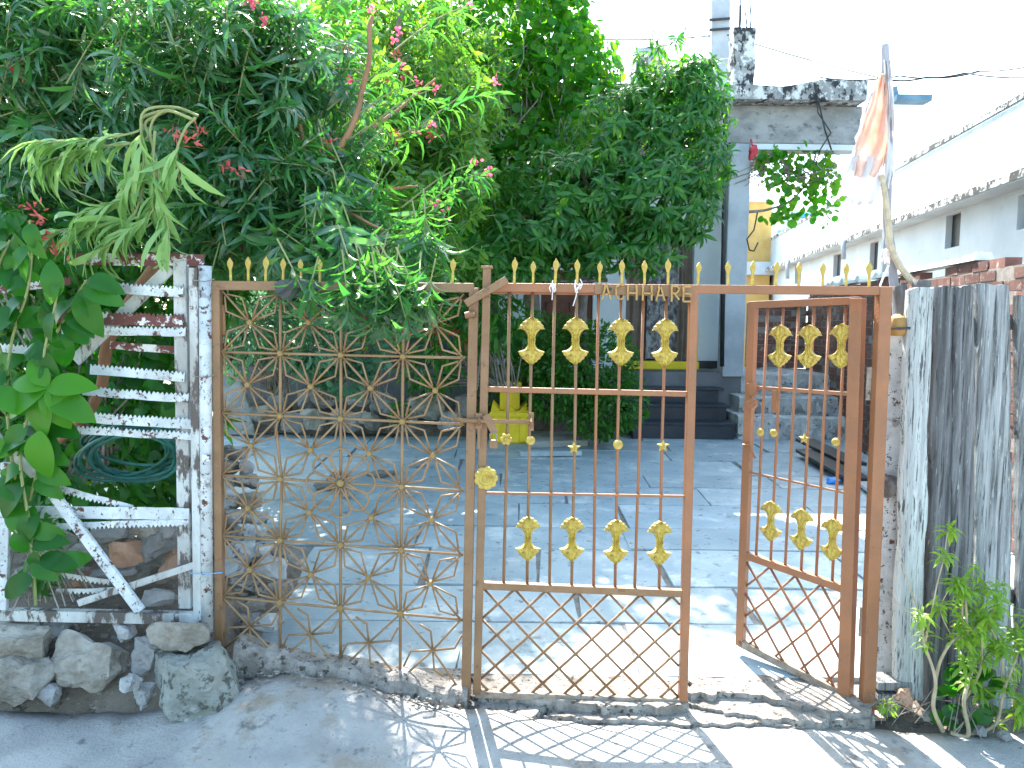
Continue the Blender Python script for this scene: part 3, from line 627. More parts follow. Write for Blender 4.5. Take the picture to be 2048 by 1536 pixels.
# far houses
oh = T('ochre_house', 'ochre far house seen beyond the porch column', 'house', W(1510, 560, 24) * 1)
a, b = W(1480, 524, 24), W(1545, 405, 24)
MB().box(((a.x + b.x) / 2, 25.5, (b.z + 0) / 2), (b.x - a.x, 3, b.z)).build('wall', ochre, oh)
MB().box(((a.x + b.x) / 2, 25.5, b.z + .1), (b.x - a.x + .5, 3.4, .2)).build('roof', plaster, oh)
MB().box(((a.x + b.x) / 2, 23.96, a.z - .2), (b.x - a.x + .3, .3, .4)).build('balcony_slab', plaster, oh)
bh = T('blue_trimmed_house', 'far white house with bright blue sills over the long building', 'house', W(1610, 560, 34))
a, b = W(1560, 600, 34), W(1790, 425, 34)
MB().box(((a.x + b.x) / 2, 36, b.z / 2), (b.x - a.x, 4, b.z)).build('wall', plaster, bh)
for (x1_, y1_, x2_, y2_) in ((1556, 461, 1568, 470), (1590, 428, 1632, 435)):
    p, q = W(x1_, y1_, 33.9), W(x2_, y2_, 33.9); MB().box(((p.x + q.x) / 2, 33.9, (p.z + q.z) / 2), (q.x - p.x, .2, abs(q.z - p.z))).build('blue_sill', bluem, bh)
# utility pole, awning, far block behind the vine
pl = T('utility_pole', 'tall square concrete utility pole behind the porch roof', 'pole', W(1437, 700, 14))
p0 = W(1434, 700, 14); p1 = W(1440, -160, 14); MB().bar((p0.x, 14, 0), p1, .33, .3).build('shaft', colm, pl, bevel=.02)
for y_ in (40, 60): MB().bar(W(1419, y_, 13.8), W(1460, y_ - 3, 13.8), .03, .05).build('steel_band', blackm, pl)
aw = T('sheet_awning', 'short blue grey sheet awning sticking out behind the flag', 'awning', W(1822, 205, 11))
p, q = W(1786, 199, 10.6), W(1856, 200, 10.6); MB().bar(p, q, .085, .22).build('sheet', steelblue, aw, bevel=.004); MB().bar(W(1786, 175, 10.6), W(1790, 192, 10.6), .06, .1).build('bracket', steelblue, aw)
MB().bar(V((q.x - .35, 10.9, 0)), V((q.x - .35, 10.9, q.z - .04)), .06, .06).build('post', colm, aw)
gb = T('grey_tower_block', 'pale grey block glimpsed between the vine and the mango top', 'building', W(1290, 400, 40))
a, b = W(1265, 400, 40), W(1330, 95, 40); MB().box(((a.x + b.x) / 2, 43, b.z / 2), (b.x - a.x, 6, b.z)).build('wall', colm, gb)
for i in range(4):
    for k in range(3):
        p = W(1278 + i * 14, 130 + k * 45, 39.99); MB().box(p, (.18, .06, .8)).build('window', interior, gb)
# cables
def cable(pts, r, label, sag=.0):
    P = [V(p) for p in pts]; out = []
    for i in range(len(P) - 1):
        for k in range(8): t = k / 8; q = P[i].lerp(P[i + 1], t); q.z -= sag * 4 * t * (1 - t); out.append(q)
    out.append(P[-1]); MB().tube(out, r, 5).build('overhead_cable', wirem, label=label, cat='cable')
cable([W(1130, 75, 13), W(1420, 72, 13.8)], .012, 'thin cable running from the vine to the utility pole', .05)
cable([W(1455, 70, 13.8), W(1770, 158, 9.6), W(1850, 155, 9.3), W(1960, 142, 9), W(2120, 118, 8)], .013, 'thick twisted cable sloping up to the right edge', .03)
cable([W(1640, 155, 9.4), W(1800, 152, 9.2), W(1930, 146, 8.9), W(2120, 150, 8)], .009, 'thinner cable drooping under the thick one at the right', .04)
cable([W(1628, 165, 8.85), W(1640, 215, 8.85), W(1650, 260, 8.85), W(1663, 300, 8.9)], .010, 'cable hanging down over the porch beam, left strand')
cable([W(1632, 165, 8.86), W(1636, 225, 8.86), W(1662, 265, 8.84), W(1640, 300, 8.9), W(1632, 330, 9)], .008, 'cable looping across the porch beam, right strand')
cable([W(1515, 425, 9.0), W(1508, 460, 9.0), W(1494, 478, 9.0), W(1499, 500, 9), W(1508, 502, 9), W(1516, 485, 9)], .009, 'looped black cable hanging beside the porch column')
rbag = T('red_bag', 'small red polythene bag tied beside the porch column', 'bag', W(1506, 322, 8.98))
rock_mb(W(1507, 305, 8.98), (.11, .09, .20), 5, 2, .25).build('pouch', redbag, rbag, smooth=True); MB().tube([W(1504, 290, 8.98), W(1502, 279, 9.0)], .012, 6).build('knot', redbag, rbag)
# ================================================================== COURTYARD ITEMS
tp = Gd(1020, 886); YT = tp.y
tul = T('tulsi_planter', 'yellow shrine-like planter with pointed corners on the courtyard floor', 'planter', tp)
zT = lambda px, py: W(px, py, YT)
hw = (X(1058, YT) - X(982, YT)) / 2; cxT = (X(1058, YT) + X(982, YT)) / 2; h1 = zT(1020, 822).z; z0 = tp.z
MB().box((cxT, YT + hw, (z0 + h1) / 2), (2 * hw, 2 * hw, h1 - z0)).build('base_block', yellow, tul, bevel=.008)
for s in (-1, 1):
    MB().box((cxT + s * hw * .72, YT - .012, (z0 + h1 - .04) / 2), (hw * .35, .03, h1 - z0 - .08)).build('pilaster', yellow, tul, bevel=.004)
MB().box((cxT, YT - .014, h1 - .035), (2 * hw + .02, .04, .05)).build('top_moulding', yellow, tul, bevel=.006)
for (a, b) in ((-1, 0), (1, 0), (-1, 2), (1, 2), (0, 0)):
    c = V((cxT + a * (hw - .05), YT + .05 + (2 * hw - .1) * (b / 2), h1)); k = .05 if a else .06
    MB().add([c + V((-k, -k, 0)), c + V((k, -k, 0)), c + V((k, k, 0)), c + V((-k, k, 0)), c + V((a * .03, 0, .09 if a else .07))], [(0, 1, 4), (1, 2, 4), (2, 3, 4), (3, 0, 4), (3, 2, 1, 0)]).build('corner_horn', yellow, tul)
w2 = (X(1044, YT) - X(1003, YT)) / 2; h2 = zT(1024, 766).z
MB().box((cxT, YT + hw, (h1 + h2) / 2), (2 * w2, 2 * w2, h2 - h1)).build('upper_block', yellow, tul, bevel=.006)
MB().box((cxT, YT + hw, h2 - .02), (2 * w2 + .04, 2 * w2 + .04, .045)).build('upper_moulding', yellow, tul, bevel=.005)
low = Gd(1090, 912)
MB().bar(Gd(1040, 913) + V((0, 0, .03)), Gd(1162, 911) + V((0, 0, .03)), .05, .10).build('stone_strip', flag, label='narrow grey stone strip lying on the paving below the planter', cat='stone slab', bevel=.006)
pa, pb_, = Gd(1062, 897), Gd(1176, 893)
MB().hexa([pa, pb_, pb_ + V((0, .9, 0)), pa + V((0, .9, 0)), pa + V((0, 0, .07)), pb_ + V((0, 0, .07)), pb_ + V((0, .9, .09)), pa + V((0, .9, .09))]).build('low_concrete_slab', concrete, label='low raised concrete slab before the green shrub', cat='stone slab', bevel=.01)
# leaning slab + border stones
p = Gd(470, 872)
ls = [W(438, 872, p.y), W(508, 868, p.y), W(500, 820, p.y + .06), W(478, 755, p.y + .12), W(455, 722, p.y + .16), W(436, 722, p.y + .16)]
MB().prism(ls, (0, .07, .02)).build('leaning_slab', rubble, label='tall pale stone slab leaning behind the left end of the lattice', cat='stone slab', bevel=.01)
bst = [(530, 838, 70, 62), (560, 800, 50, 80), (590, 845, 60, 45), (628, 838, 66, 50), (655, 790, 70, 60), (690, 838, 90, 56), (742, 842, 46, 44), (770, 815, 60, 66), (812, 845, 50, 40), (850, 818, 84, 56), (900, 842, 60, 40), (930, 820, 60, 60), (500, 860, 36, 28), (720, 795, 60, 40), (610, 805, 40, 40), (955, 858, 34, 24)]
wd_ = ['broad grey', 'tall pointed', 'small rounded', 'squat brown', 'upright grey', 'large mottled', 'small pale', 'upright tan', 'little round', 'wide flat-faced', 'low grey', 'blocky grey', 'tiny low', 'back row grey', 'wedged small', 'last small']
for i, (px, py, pw, ph) in enumerate(bst):
    Yd = 8.25 if py > 825 else 8.6; c = W(px, py, Yd); s = Yd / F_PX
    rock_mb(c, (pw * s, .3, ph * s), 40 + i, 2, .10).build('border_stone', rubble if i % 3 else tanstone, label=f'{wd_[i]} stone in the planting border, seen through lattice column {["one", "two", "three", "four"][min(3, max(0, (px - 440) // 123))]} from the left', cat='stone', group='stones edging the planting bed')
# bed soil behind the border
bd_ = MB(); n = 40
for i in range(n + 1):
    x = -4.0 + 5.2 * i / n
    for j in range(10): y = 8.35 + j * .14; bd_.v.append(V((x, y, .24 + .30 * smooth(0, 4, j) + nz((x, y, 0), 3, 2) * .06)))
for i in range(n):
    for j in range(9): q = i * 10 + j; bd_.f.append((q, q + 10, q + 11, q + 1))
bd_.build('planting_bed', earth, kind='structure', label='raised brown soil bed behind the border stones')
# dark stones and sticks on the paving seen through the round flower
for i, (px, py, pw, ph, lab) in enumerate([(655, 968, 66, 16, 'flat dark stone on the paving behind the round flower motif'), (692, 985, 36, 14, 'smaller dark stone beside the flat dark stone'), (765, 946, 70, 12, 'long brown flat stone on the paving right of the round flower'), (838, 925, 30, 12, 'little dark stone on the paving behind the right star column')]):
    g = Gd(px, py + ph / 2); s = g.y / F_PX; rock_mb(g + V((0, 0, ph * s * .3)), (pw * s, .22, ph * s * 1.1), 70 + i, 2, .1).build('loose_stone', rubble if i != 2 else tanstone, label=lab, cat='stone')
# rubble heap behind the left end of the lattice
rh = random.Random(3)
names_h = ['pale angular', 'flat grey', 'brown lumpy', 'small wedge', 'rounded white', 'cracked grey', 'long tan', 'chunky dark']
k = 0
for py in (905, 935, 965, 1000, 1035, 1070, 1105, 1140, 1175, 1210, 1245):
    for px in (446, 466, 486, 508, 530, 552):
        if px > 512 + (py - 1000) * .12 and py < 1040: continue
        if rh.random() < .12: continue
        Yd = 3.28 + (1260 - py) / 360 * .9; c = W(px + rh.uniform(-10, 10), py, Yd); s = Yd / F_PX; sz = rh.uniform(24, 64) * s
        rock_mb(c, (sz * rh.uniform(1, 1.5), sz * 1.2, sz * rh.uniform(.6, 1)), 200 + k, 2, .12).build('heap_stone', rh.choice([tanstone, rubw, rubw, rubble, broken]),
            label=f'{names_h[k % 8]} heap stone behind the lattice, row {["one","two","three","four","five","six","seven","eight","nine","ten","eleven"][(py - 905) // 34 if py < 1245 else 10]} down, {["first", "second", "third", "fourth", "fifth", "sixth"][(446, 466, 486, 508, 530, 552).index(px)]} from left', cat='stone', group='rubble heap behind the lattice panel'); k += 1
# black sheets leaning low at the right
for i, (a, b, w_, m_, lab) in enumerate([((1608, 898), (1712, 950), .09, blackm, 'upper black board of the low stack on the paving'), ((1612, 915), (1716, 975), .10, blackm, 'lower black board of the low stack on the paving'), ((1690, 945), (1775, 1010), .06, colm, 'grey slat jutting from the board stack')]):
    MB().bar(Gd(*a) + V((0, 0, .10 - i * .03)), Gd(*b) + V((0, 0, .10 - i * .03)), .03, w_ * 2.2, V((1, .2, 0))).build('flat_board', m_, label=lab, cat='board', bevel=.004)
rock_mb(Gd(1668, 968) + V((0, 0, .03)), (.14, .12, .07), 90, 2, .3).build('polythene_scrap', bluepl, label='crumpled blue polythene scrap by the black boards', cat='litter', smooth=True)
# ================================================================== GATE
G = 2.95
gate = T('gateway_frame', 'brown iron gate surround with flower lattice panel and spiked top rail', 'gate frame', W(932, 1375, G))
def rail(a, b, wpx, dep, name, mat, parent, Y=G, off=0, bev=.003):
    return MB().bar(W(a[0], a[1], Y) + V((0, off, 0)), W(b[0], b[1], Y) + V((0, off, 0)), wpx * Y / F_PX, dep).build(name, mat, parent, bevel=bev)
rail((434, 566), (441, 1300), 16, .035, 'left_stile', brown, gate)
rail((427, 571), (948, 576), 18, .036, 'top_rail', brown, gate, off=-.001)
rail((948, 576), (932, 1392), 19, .04, 'centre_post', brown, gate)
rail((986, 575), (1781, 582), 17, .034, 'top_rail', orange, gate)
rail((1768, 574), (1733, 1425), 25, .045, 'right_post', orange, gate, off=.002)
MB().box(W(1731, 1428, G), (.13, .08, .012)).build('post_foot', rustbase, gate)
rail((932, 608), (1014, 560), 15, .012, 'diagonal_strap', brown, gate, off=-.035, bev=.002)
MB().tube([W(930, 631, G - .03), W(950, 627, G - .03)], .013, 10).build('hinge_barrel', brown, gate)
MB().tube([W(446, 610, G + .01), W(448, 670, G + .01)], .008, 6).build('weld_tab', brown, gate)
# lattice
gx = [440, 561, 682, 807, 934]
gyL = [581, 704, 826, 950, 1071, 1193, 1300]; gyR = [588, 716, 849, 982, 1110, 1240, 1382]
gxb = [441, 560, 681, 800, 926]
def GP(i, j):
    """i column 0..4, j row 0..6 (fractions allowed) -> photo position"""
    i0 = min(3, int(i)); fi = i - i0; j0 = min(5, int(j)); fj = j - j0; t = j / 6
    x_ = (gx[i0] * (1 - fi) + gx[i0 + 1] * fi) * (1 - t) + (gxb[i0] * (1 - fi) + gxb[i0 + 1] * fi) * t
    l = gyL[j0] * (1 - fj) + gyL[j0 + 1] * fj; r = gyR[j0] * (1 - fj) + gyR[j0 + 1] * fj
    return x_, l + (r - l) * (x_ - 438) / 494
R_ROD = .0055
tan = pm('tan_rod_paint', (.27, .165, .085), (.21, .12, .055), 12, .45, .2, 110)
for i in (1, 2, 3):
    pts = []
    for j in (0, 1, 2, 3, 4, 5, 6):
        q = GP(i, j); pts.append(W(q[0] + (3 if i == 1 and j == 3 else 0), q[1] + (8 if j == 6 and i > 1 else (12 if j == 6 else 0)), G + .006))
        if i == 1 and j == 2: pts.append(W(q[0] - 9, q[1] + 22, G + .006))
        if i == 1 and j == 3: pass
    MB().tube(pts, R_ROD * 1.15, 8).build('vertical_rod', tan, gate, smooth=True)
for j in (1, 2, 3, 4, 5):
    a, b = GP(0, j), GP(4, j); MB().tube([W(a[0] + 2, a[1], G - .004), W(*GP(1, j), G - .004), W(*GP(2, j), G - .004), W(*GP(3, j), G - .004), W(b[0] - 2, b[1], G - .004)], R_ROD, 8).build('horizontal_rod', tan, gate, smooth=True)
bronzegold = pm('bronze_gold_paint', (.30, .20, .06), (.24, .15, .05), 30, .45, .3, 120)
BOSS = MB(); BOSS.tube([(0, .008, 0), (0, -.009, 0), (0, -.013, 0)], [.0115, .0115, .008], 16); BOSSM = nm('boss', [tuple(v) for v in BOSS.v], BOSS.f); BOSSM.materials.append(bronzegold)
def boss(q, s=1): inst('boss', BOSSM, gate, Matrix.Translation(W(q[0], q[1], G - .006)) @ Matrix.Scale(s, 4))
lean = random.Random(5)
SKIP = {(1, 2): 'BR', (2, 2): 'BL', (1, 3): 'TR', (2, 3): 'TL'}
for i in range(4):
    for j in range(6):
        c = GP(i + .5, j + .5); c = (c[0] + lean.uniform(-5, 3), c[1] + lean.uniform(-3, 3)); mb = MB(); last = j == 5
        for (dx, dy, nm_) in ((-1, -1, 'TL'), (1, -1, 'TR'), (1, 1, 'BR'), (-1, 1, 'BL')):
            k = GP(i + .5 + dx * .5, j + .5 + dy * .5)
            if i == 0 and dx < 0: k = (k[0] + 4, k[1])
            if i == 3 and dx > 0: k = (k[0] - 6, k[1])
            y_ = G - .010 - lean.random() * .003; mb.tube([W(*c, y_), W(*k, y_ + .006)], R_ROD * .85, 6)
            if SKIP.get((i, j)) == nm_: continue
            L = V((k[0] - c[0], k[1] - c[1])); pr = V((-L.y, L.x)).normalized(); ln = L.length; ln_j = lean.uniform(-.02, .02)
            if last:
                # bottom row: one bent rod per side instead of the kites
                if nm_ in ('TL', 'TR'):
                    sx = dx; tpt = (c[0] + (4 if sx > 0 else 0) - 0, c[1]); 
                    if sx < 0: seq = [(c[0] - 26, c[1] - 52), (c[0] - 4, c[1] - 38), c]
                    else: seq = [(c[0] + 58, c[1] - 30), (c[0] + 44, c[1] - 4), c]
                else:
                    if dx < 0: seq = [(c[0] - 58, c[1] + 32), (c[0] - 44, c[1] + 2), c]
                    else: seq = [(c[0] + 22, c[1] + 52), (c[0] + 3, c[1] + 40), c]
                mb.tube([W(*s_, G - .004) for s_ in seq], R_ROD * .85, 6); continue
            for sd in (-1, 1):
                pt = lambda f, o: (c[0] + L.x * f + pr.x * o * sd, c[1] + L.y * f + pr.y * o * sd)
                seq = [pt(.12, 3), pt(.50 + ln_j, 19), pt(.72, 17), pt(.80 + lean.random() * .04, 2)]
                seq = [pt(.10, 2), pt(.58 + ln_j, 21), pt(.80, 4)] if lean.random() < .0 else [pt(.10, 2), pt(.55 + ln_j, 21), pt(.86, 3)]
                mb.tube([W(*s_, G - .006 + (.004 if n_ == 1 else 0)) for n_, s_ in enumerate(seq)], R_ROD * .8, 6)
        mb.build('star_motif', tan, gate, smooth=True)
        if not last: boss(c)
for i in (1, 2, 3):
    for j in (1, 2, 3, 4, 5): boss(GP(i, j), 1.05 if (i, j) != (2, 3) else 1.3)
fc = GP(2, 3); fm = MB()
for k in range(8):
    an = math.radians(90 + 45 * k); pts = []
    for t in range(15):
        a = -math.pi * .5 + math.pi * 2 * t / 14; rr = 50 + 19 * math.sin(a) * 1.0; off = 21 * math.cos(a)
        if t in (0, 14): rr, off = 10, 0
        elif t in (1, 13): rr = 22; off = 7 * (1 if off > 0 else -1)
        d = (math.cos(an), -math.sin(an)); pts.append(W(fc[0] + d[0] * rr - d[1] * off, fc[1] + d[1] * rr + d[0] * off, G - .013))
    fm.tube(pts, R_ROD * .85, 6)
fm.build('round_flower_motif', tan, gate, smooth=True)
# spikes
SPK = MB(); o_ = [(0, 0), (.0052, 0), (.0050, .055), (.009, .068), (.0125, .080), (.0105, .090), (0, .108)]
ol = [(-x, z) for x, z in o_[1:-1]][::-1]; pts = [(x, z) for x, z in o_[1:-1]] + [(0, .108)] + ol
SPK.prism([V((x, -.004, z)) for x, z in pts], (0, .008, 0)); SPKM = nm('spike', [tuple(v) for v in SPK.v], SPK.f); SPKM.materials.append(gold)
bmx = bmesh.new(); bmx.from_mesh(SPKM); bmesh.ops.recalc_face_normals(bmx, faces=bmx.faces); bmesh.ops.bevel(bmx, geom=list(bmx.edges), offset=.0012, segments=1, affect='EDGES'); bmx.to_mesh(SPKM); bmx.free()
for px in (462, 497, 531, 566, 603, 640, 905, 1028, 1066, 1110, 1154, 1199, 1244, 1289, 1336, 1395, 1456, 1504, 1551, 1597, 1645, 1692, 1738):
    yb = 563 + 3 * (px - 430) / 520 if px < 960 else 567 + 7 * (px - 986) / 795
    inst('spike', SPKM, gate, Matrix.Translation(W(px, yb + 3, G)) @ Matrix.Rotation(random.uniform(-.04, .04), 4, 'Y') @ Matrix.Rotation(random.uniform(-.3, .3), 4, 'Z') @ Matrix.Scale(random.uniform(.88, 1.0), 4))
# ornaments
OUT = [(0, 1), (.09, .985), (.15, .93), (.24, .925), (.29, .85), (.38, .80), (.42, .71), (.49, .66), (.51, .57), (.565, .50), (.42, .50), (.33, .46), (.25, .38), (.19, .27), (.15, .14), (.17, .08), (.165, -.02), (.15, -.10), (.18, -.22), (.26, -.33), (.36, -.39), (.46, -.41), (.565, -.45), (.51, -.53), (.48, -.61), (.40, -.66), (.37, -.76), (.28, -.80), (.23, -.88), (.13, -.92), (.08, -.98), (0, -1)]
def ornament_mesh(name, hh=.093):
    vs, fs = [], []; cols = (-1, -.72, -.45, -.2, 0, .2, .45, .72, 1)
    for x, z in OUT:
        for c in cols:
            r = abs(c); rdg = (.0065 if c in (-.72, -.2, .2, .72) else .0005) + (1 - r) * .005 + .003 * abs(math.sin(z * 14 + r * 5)); rdg *= (0 if r == 1 else 1); vs.append((x * c * hh, -.003 - rdg, z * hh))
    n = len(cols)
    for i in range(len(OUT) - 1):
        for k in range(n - 1): fs.append((i * n + k, i * n + k + 1, (i + 1) * n + k + 1, (i + 1) * n + k))
    b = len(vs); vs += [(x, .004, z) for (x, y, z) in vs]; fs += [tuple(b + q for q in f)[::-1] for f in fs]
    for i in range(len(OUT) - 1):
        for k in (0, n - 1): fs.append((i * n + k, (i + 1) * n + k, b + (i + 1) * n + k, b + i * n + k))
    me = nm(name, vs, fs); bm = bmesh.new(); bm.from_mesh(me); bmesh.ops.remove_doubles(bm, verts=bm.verts, dist=1e-5); bmesh.ops.recalc_face_normals(bm, faces=bm.faces); bm.to_mesh(me); bm.free(); me.materials.append(gold); return me
ORN = ornament_mesh('fan_ornament')
def disc_mesh(name, prof_, lobes=0, depth=.12, n=32, rad=1.0):
    vs, fs = [], []
    for (r, y) in prof_:
        for k in range(n):
            a = 2 * math.pi * k / n; rr = r * (1 + (depth * (abs(math.cos(a * lobes / 2)) - .6) if lobes else 0) * (r / prof_[-2][0])); vs.append((rr * math.cos(a), y, rr * math.sin(a)))
    for i in range(len(prof_) - 1):
        for k in range(n): fs.append((i * n + k, i * n + (k + 1) % n, (i + 1) * n + (k + 1) % n, (i + 1) * n + k))
    fs.append(tuple(range(n))[::-1]); fs.append(tuple((len(prof_) - 1) * n + k for k in range(n)))
    me = nm(name, vs, fs); me.materials.append(gold); return me
ROS = disc_mesh('rosette', [(.006, -.012), (.012, -.016), (.016, -.010), (.026, -.014), (.030, -.009), (.043, -.008), (.046, -.002), (.045, .002)], 9, .14, 54)
FLW = disc_mesh('flower_stud', [(.005, -.014), (.008, -.012), (.010, -.008), (.020, -.011), (.023, -.004), (.022, .002)], 6, .35, 36)
DSC = disc_mesh('disc_stud', [(.004, -.009), (.014, -.008), (.0185, -.003), (.018, .002)], 0, 0, 20)
def star_me():
    mb = MB(); pts = [V((math.sin(k * math.pi / 5) * (.026 if k % 2 == 0 else .012), 0, math.cos(k * math.pi / 5) * (.026 if k % 2 == 0 else .012))) for k in range(10)]
    mb.v = [V((0, -.012, 0))] + [p + V((0, -.003, 0)) for p in pts] + [p + V((0, .003, 0)) for p in pts]
    for k in range(10): mb.f += [(0, 1 + k, 1 + (k + 1) % 10), (1 + k, 11 + k, 11 + (k + 1) % 10, 1 + (k + 1) % 10)]
    mb.f.append(tuple(range(11, 21))); me = nm('star_stud', [tuple(v) for v in mb.v], mb.f); me.materials.append(gold); return me
STR = star_me()
leaf_ = T('closed_gate_leaf', 'shut brown iron gate leaf with gold fan ornaments and name letters', 'gate', W(1160, 1390, G))
YL = G + .002
rail((974, 536), (954, 1386), 16, .036, 'stile', brown, leaf_, YL)
MB().box(W(974, 535, YL), (.046, .046, .01)).build('stile_cap', brown, leaf_, bevel=.002)
rail((1387, 578), (1365, 1404), 17, .036, 'stile', orange, leaf_, YL)
rail((984, 584), (1390, 588), 8, .02, 'top_bar', orange, leaf_, YL + .028)
rail((968, 778), (1378, 788), 11, .016, 'cross_rail', orange, leaf_, YL, -.002)
rail((964, 985), (1370, 992), 5, .010, 'thin_rail', orange, leaf_, YL, -.006, .001)
rail((962, 1170), (1366, 1186), 15, .03, 'lower_rail', brown, leaf_, YL)
rail((950, 1386), (1375, 1402), 14, .034, 'bottom_rail', rustbase, leaf_, YL)
bt_ = [1019, 1065.5, 1109.5, 1153.5, 1197.5, 1242.5, 1287, 1333]; bb2 = [1007, 1054, 1099, 1143, 1187, 1230, 1269, 1318]
for i in range(8):
    yy = 578 + i * .6; q = 1171 + i * 2
    MB().tube([W(bt_[i], yy, YL + .004), W((bt_[i] + bb2[i]) / 2 + (1.5 if i % 3 == 0 else -1), 870, YL + .004), W(bb2[i], q, YL + .004)], .0062, 10).build('bar', orange if i > 3 else brown, leaf_, smooth=True)
for i, px, py in ((1, 1063, 682), (3, 1151, 682), (5, 1242, 684), (7, 1330, 685)):
    inst('fan_ornament', ORN, leaf_, Matrix.Translation(W(px, py, YL - .006)))
for px, py in ((1056, 1077), (1144, 1078), (1232, 1083), (1319, 1086)):
    inst('fan_ornament', ORN, leaf_, Matrix.Translation(W(px, py, YL - .006)) @ Matrix.Diagonal((.95, 1, .97, 1)))
inst('flower_stud', FLW, leaf_, Matrix.Translation(W(1012, 878, YL - .006))); inst('disc_stud', DSC, leaf_, Matrix.Translation(W(1061, 881, YL - .006)))
inst('star_stud', STR, leaf_, Matrix.Translation(W(1148, 896, YL - .006))); inst('disc_stud', DSC, leaf_, Matrix.Translation(W(1236, 889, YL - .006)) @ Matrix.Scale(1.05, 4)); inst('star_stud', STR, leaf_, Matrix.Translation(W(1326, 892, YL - .006)))
inst('rosette', ROS, leaf_, Matrix.Translation(W(972, 956, YL - .028)))
def rods2(root, quad, du, ph, mat, nrm, plane, ar, r=.0056):
    TL, TR, BR_, BL = quad
    P = lambda u, v: ((TL[0] * (1 - u) + TR[0] * u) * (1 - v) + (BL[0] * (1 - u) + BR_[0] * u) * v, (TL[1] * (1 - u) + TR[1] * u) * (1 - v) + (BL[1] * (1 - u) + BR_[1] * u) * v)
    for sgn in (1, -1):
        k = -12
        while k < 24:
            u0_ = (k + ph) * du; k += 1   # at v=0 ; u = u0 + sgn*ar*v
            v0, v1 = 0., 1.
            if sgn > 0: v0 = max(v0, (0 - u0_) / ar); v1 = min(v1, (1 - u0_) / ar)
            else: v0 = max(v0, (u0_ - 1) / ar); v1 = min(v1, u0_ / ar)
            if v1 - v0 < .06: continue
            pts = [plane(*P(u0_ + sgn * ar * v, v)) + nrm * sgn * .0034 for v in (v0, (v0 + v1) / 2, v1)]
            pts[1] += V((nz(pts[1], 9), 0, nz(pts[1], 9, 4))) * .003
            MB().tube(pts, r, 6).build('mesh_rod', mat, root, smooth=True)
rods2(leaf_, ((966, 1176), (1360, 1193), (1356, 1397), (956, 1381)), .1595, .0, brown, V((0, 1, 0)), lambda x, y: W(x, y, YL), .53)
lettergold = pm('letter_ochre_paint', (.40, .24, .07), (.32, .18, .05), 20, .45, .2, 120)
# name letters
plate = MB(); plate.bar(W(1190, 578, G - .02), W(1386, 584, G - .02), 20 * G / F_PX, .002); plate.build('name_plate', brown, leaf_)
GL = {'A': [((-8, 16), (0, -16)), ((0, -16), (9, 16)), ((-5, 5), (6, 5))], 'C': [((8, -13), (0, -15)), ((0, -15), (-8, -9)), ((-8, -9), (-8, 9)), ((-8, 9), (0, 15)), ((0, 15), (8, 12))],
      'H': [((-8, -15), (-9, 16)), ((9, -16), (9, 16)), ((-8, 1), (9, 2))], 'R': [((-7, -14), (-7, 17)), ((-7, -14), (4, -14)), ((4, -14), (8, -8)), ((8, -8), (3, 0)), ((3, 0), (-6, 0)), ((-2, 0), (8, 13))],
      'E': [((-6, -13), (-7, 16)), ((-6, -13), (9, -14)), ((-6, 0), (8, 1)), ((-7, 16), (8, 16))]}
for ch, px in zip('ACHHARE', (1212, 1240, 1264, 1294, 1320, 1350, 1373)):
    cy_ = 583 + (px - 1190) * .022; mb = MB()
    for a, b in GL[ch]: mb.bar(W(px + a[0], cy_ + a[1], G - .030), W(px + b[0], cy_ + b[1], G - .030), .0062, .012)
    mb.build('letter', lettergold, leaf_)
for px in (1221, 1355): MB().tube([W(px, 578, G - .018), W(px, 578, G - .026)], .005, 8).build('rivet', blackm, leaf_)
# bolt and padlock
MB().tube([W(907, 836, G - .045), W(925, 841, G - .045), W(1062, 845, G - .045)], [.008, .0085, .008], 10).build('sliding_bolt', brown, leaf_, smooth=True)
for a, b, wd2 in (((958, 826), (958, 858), 14), ((1063, 824), (1063, 862), 9)):
    MB().bar(W(*a, G - .030), W(*b, G - .030), wd2 * G / F_PX, .006).build('bolt_keeper', brown, leaf_, bevel=.002)
    MB().tube([W(a[0], a[1] + 8, G - .034), W(a[0], (a[1] + b[1]) / 2, G - .060), W(a[0], b[1] - 8, G - .034)], .005, 6).build('bolt_loop', brown, leaf_)
MB().bar(W(958, 855, G - .025), W(958, 898, G - .025), .012, .004).build('hasp', brown, leaf_)
MB().bar(W(972, 830, G - .05), W(990, 866, G - .05), .03, .004).build('hasp_flap', brown, leaf_)
lk = T('padlock', 'old brown padlock hanging from the gate bolt', 'padlock', W(987, 900, G - .05))
MB().box(W(987, 888, G - .052), (.034, .022, .034)).build('lock_body', brown, lk, bevel=.005)
MB().tube([W(981, 881, G - .052), W(980, 868, G - .052), W(986, 862, G - .052), W(993, 868, G - .052), W(992, 881, G - .052)], .0032, 8).build('shackle', barkgrey, lk, smooth=True)
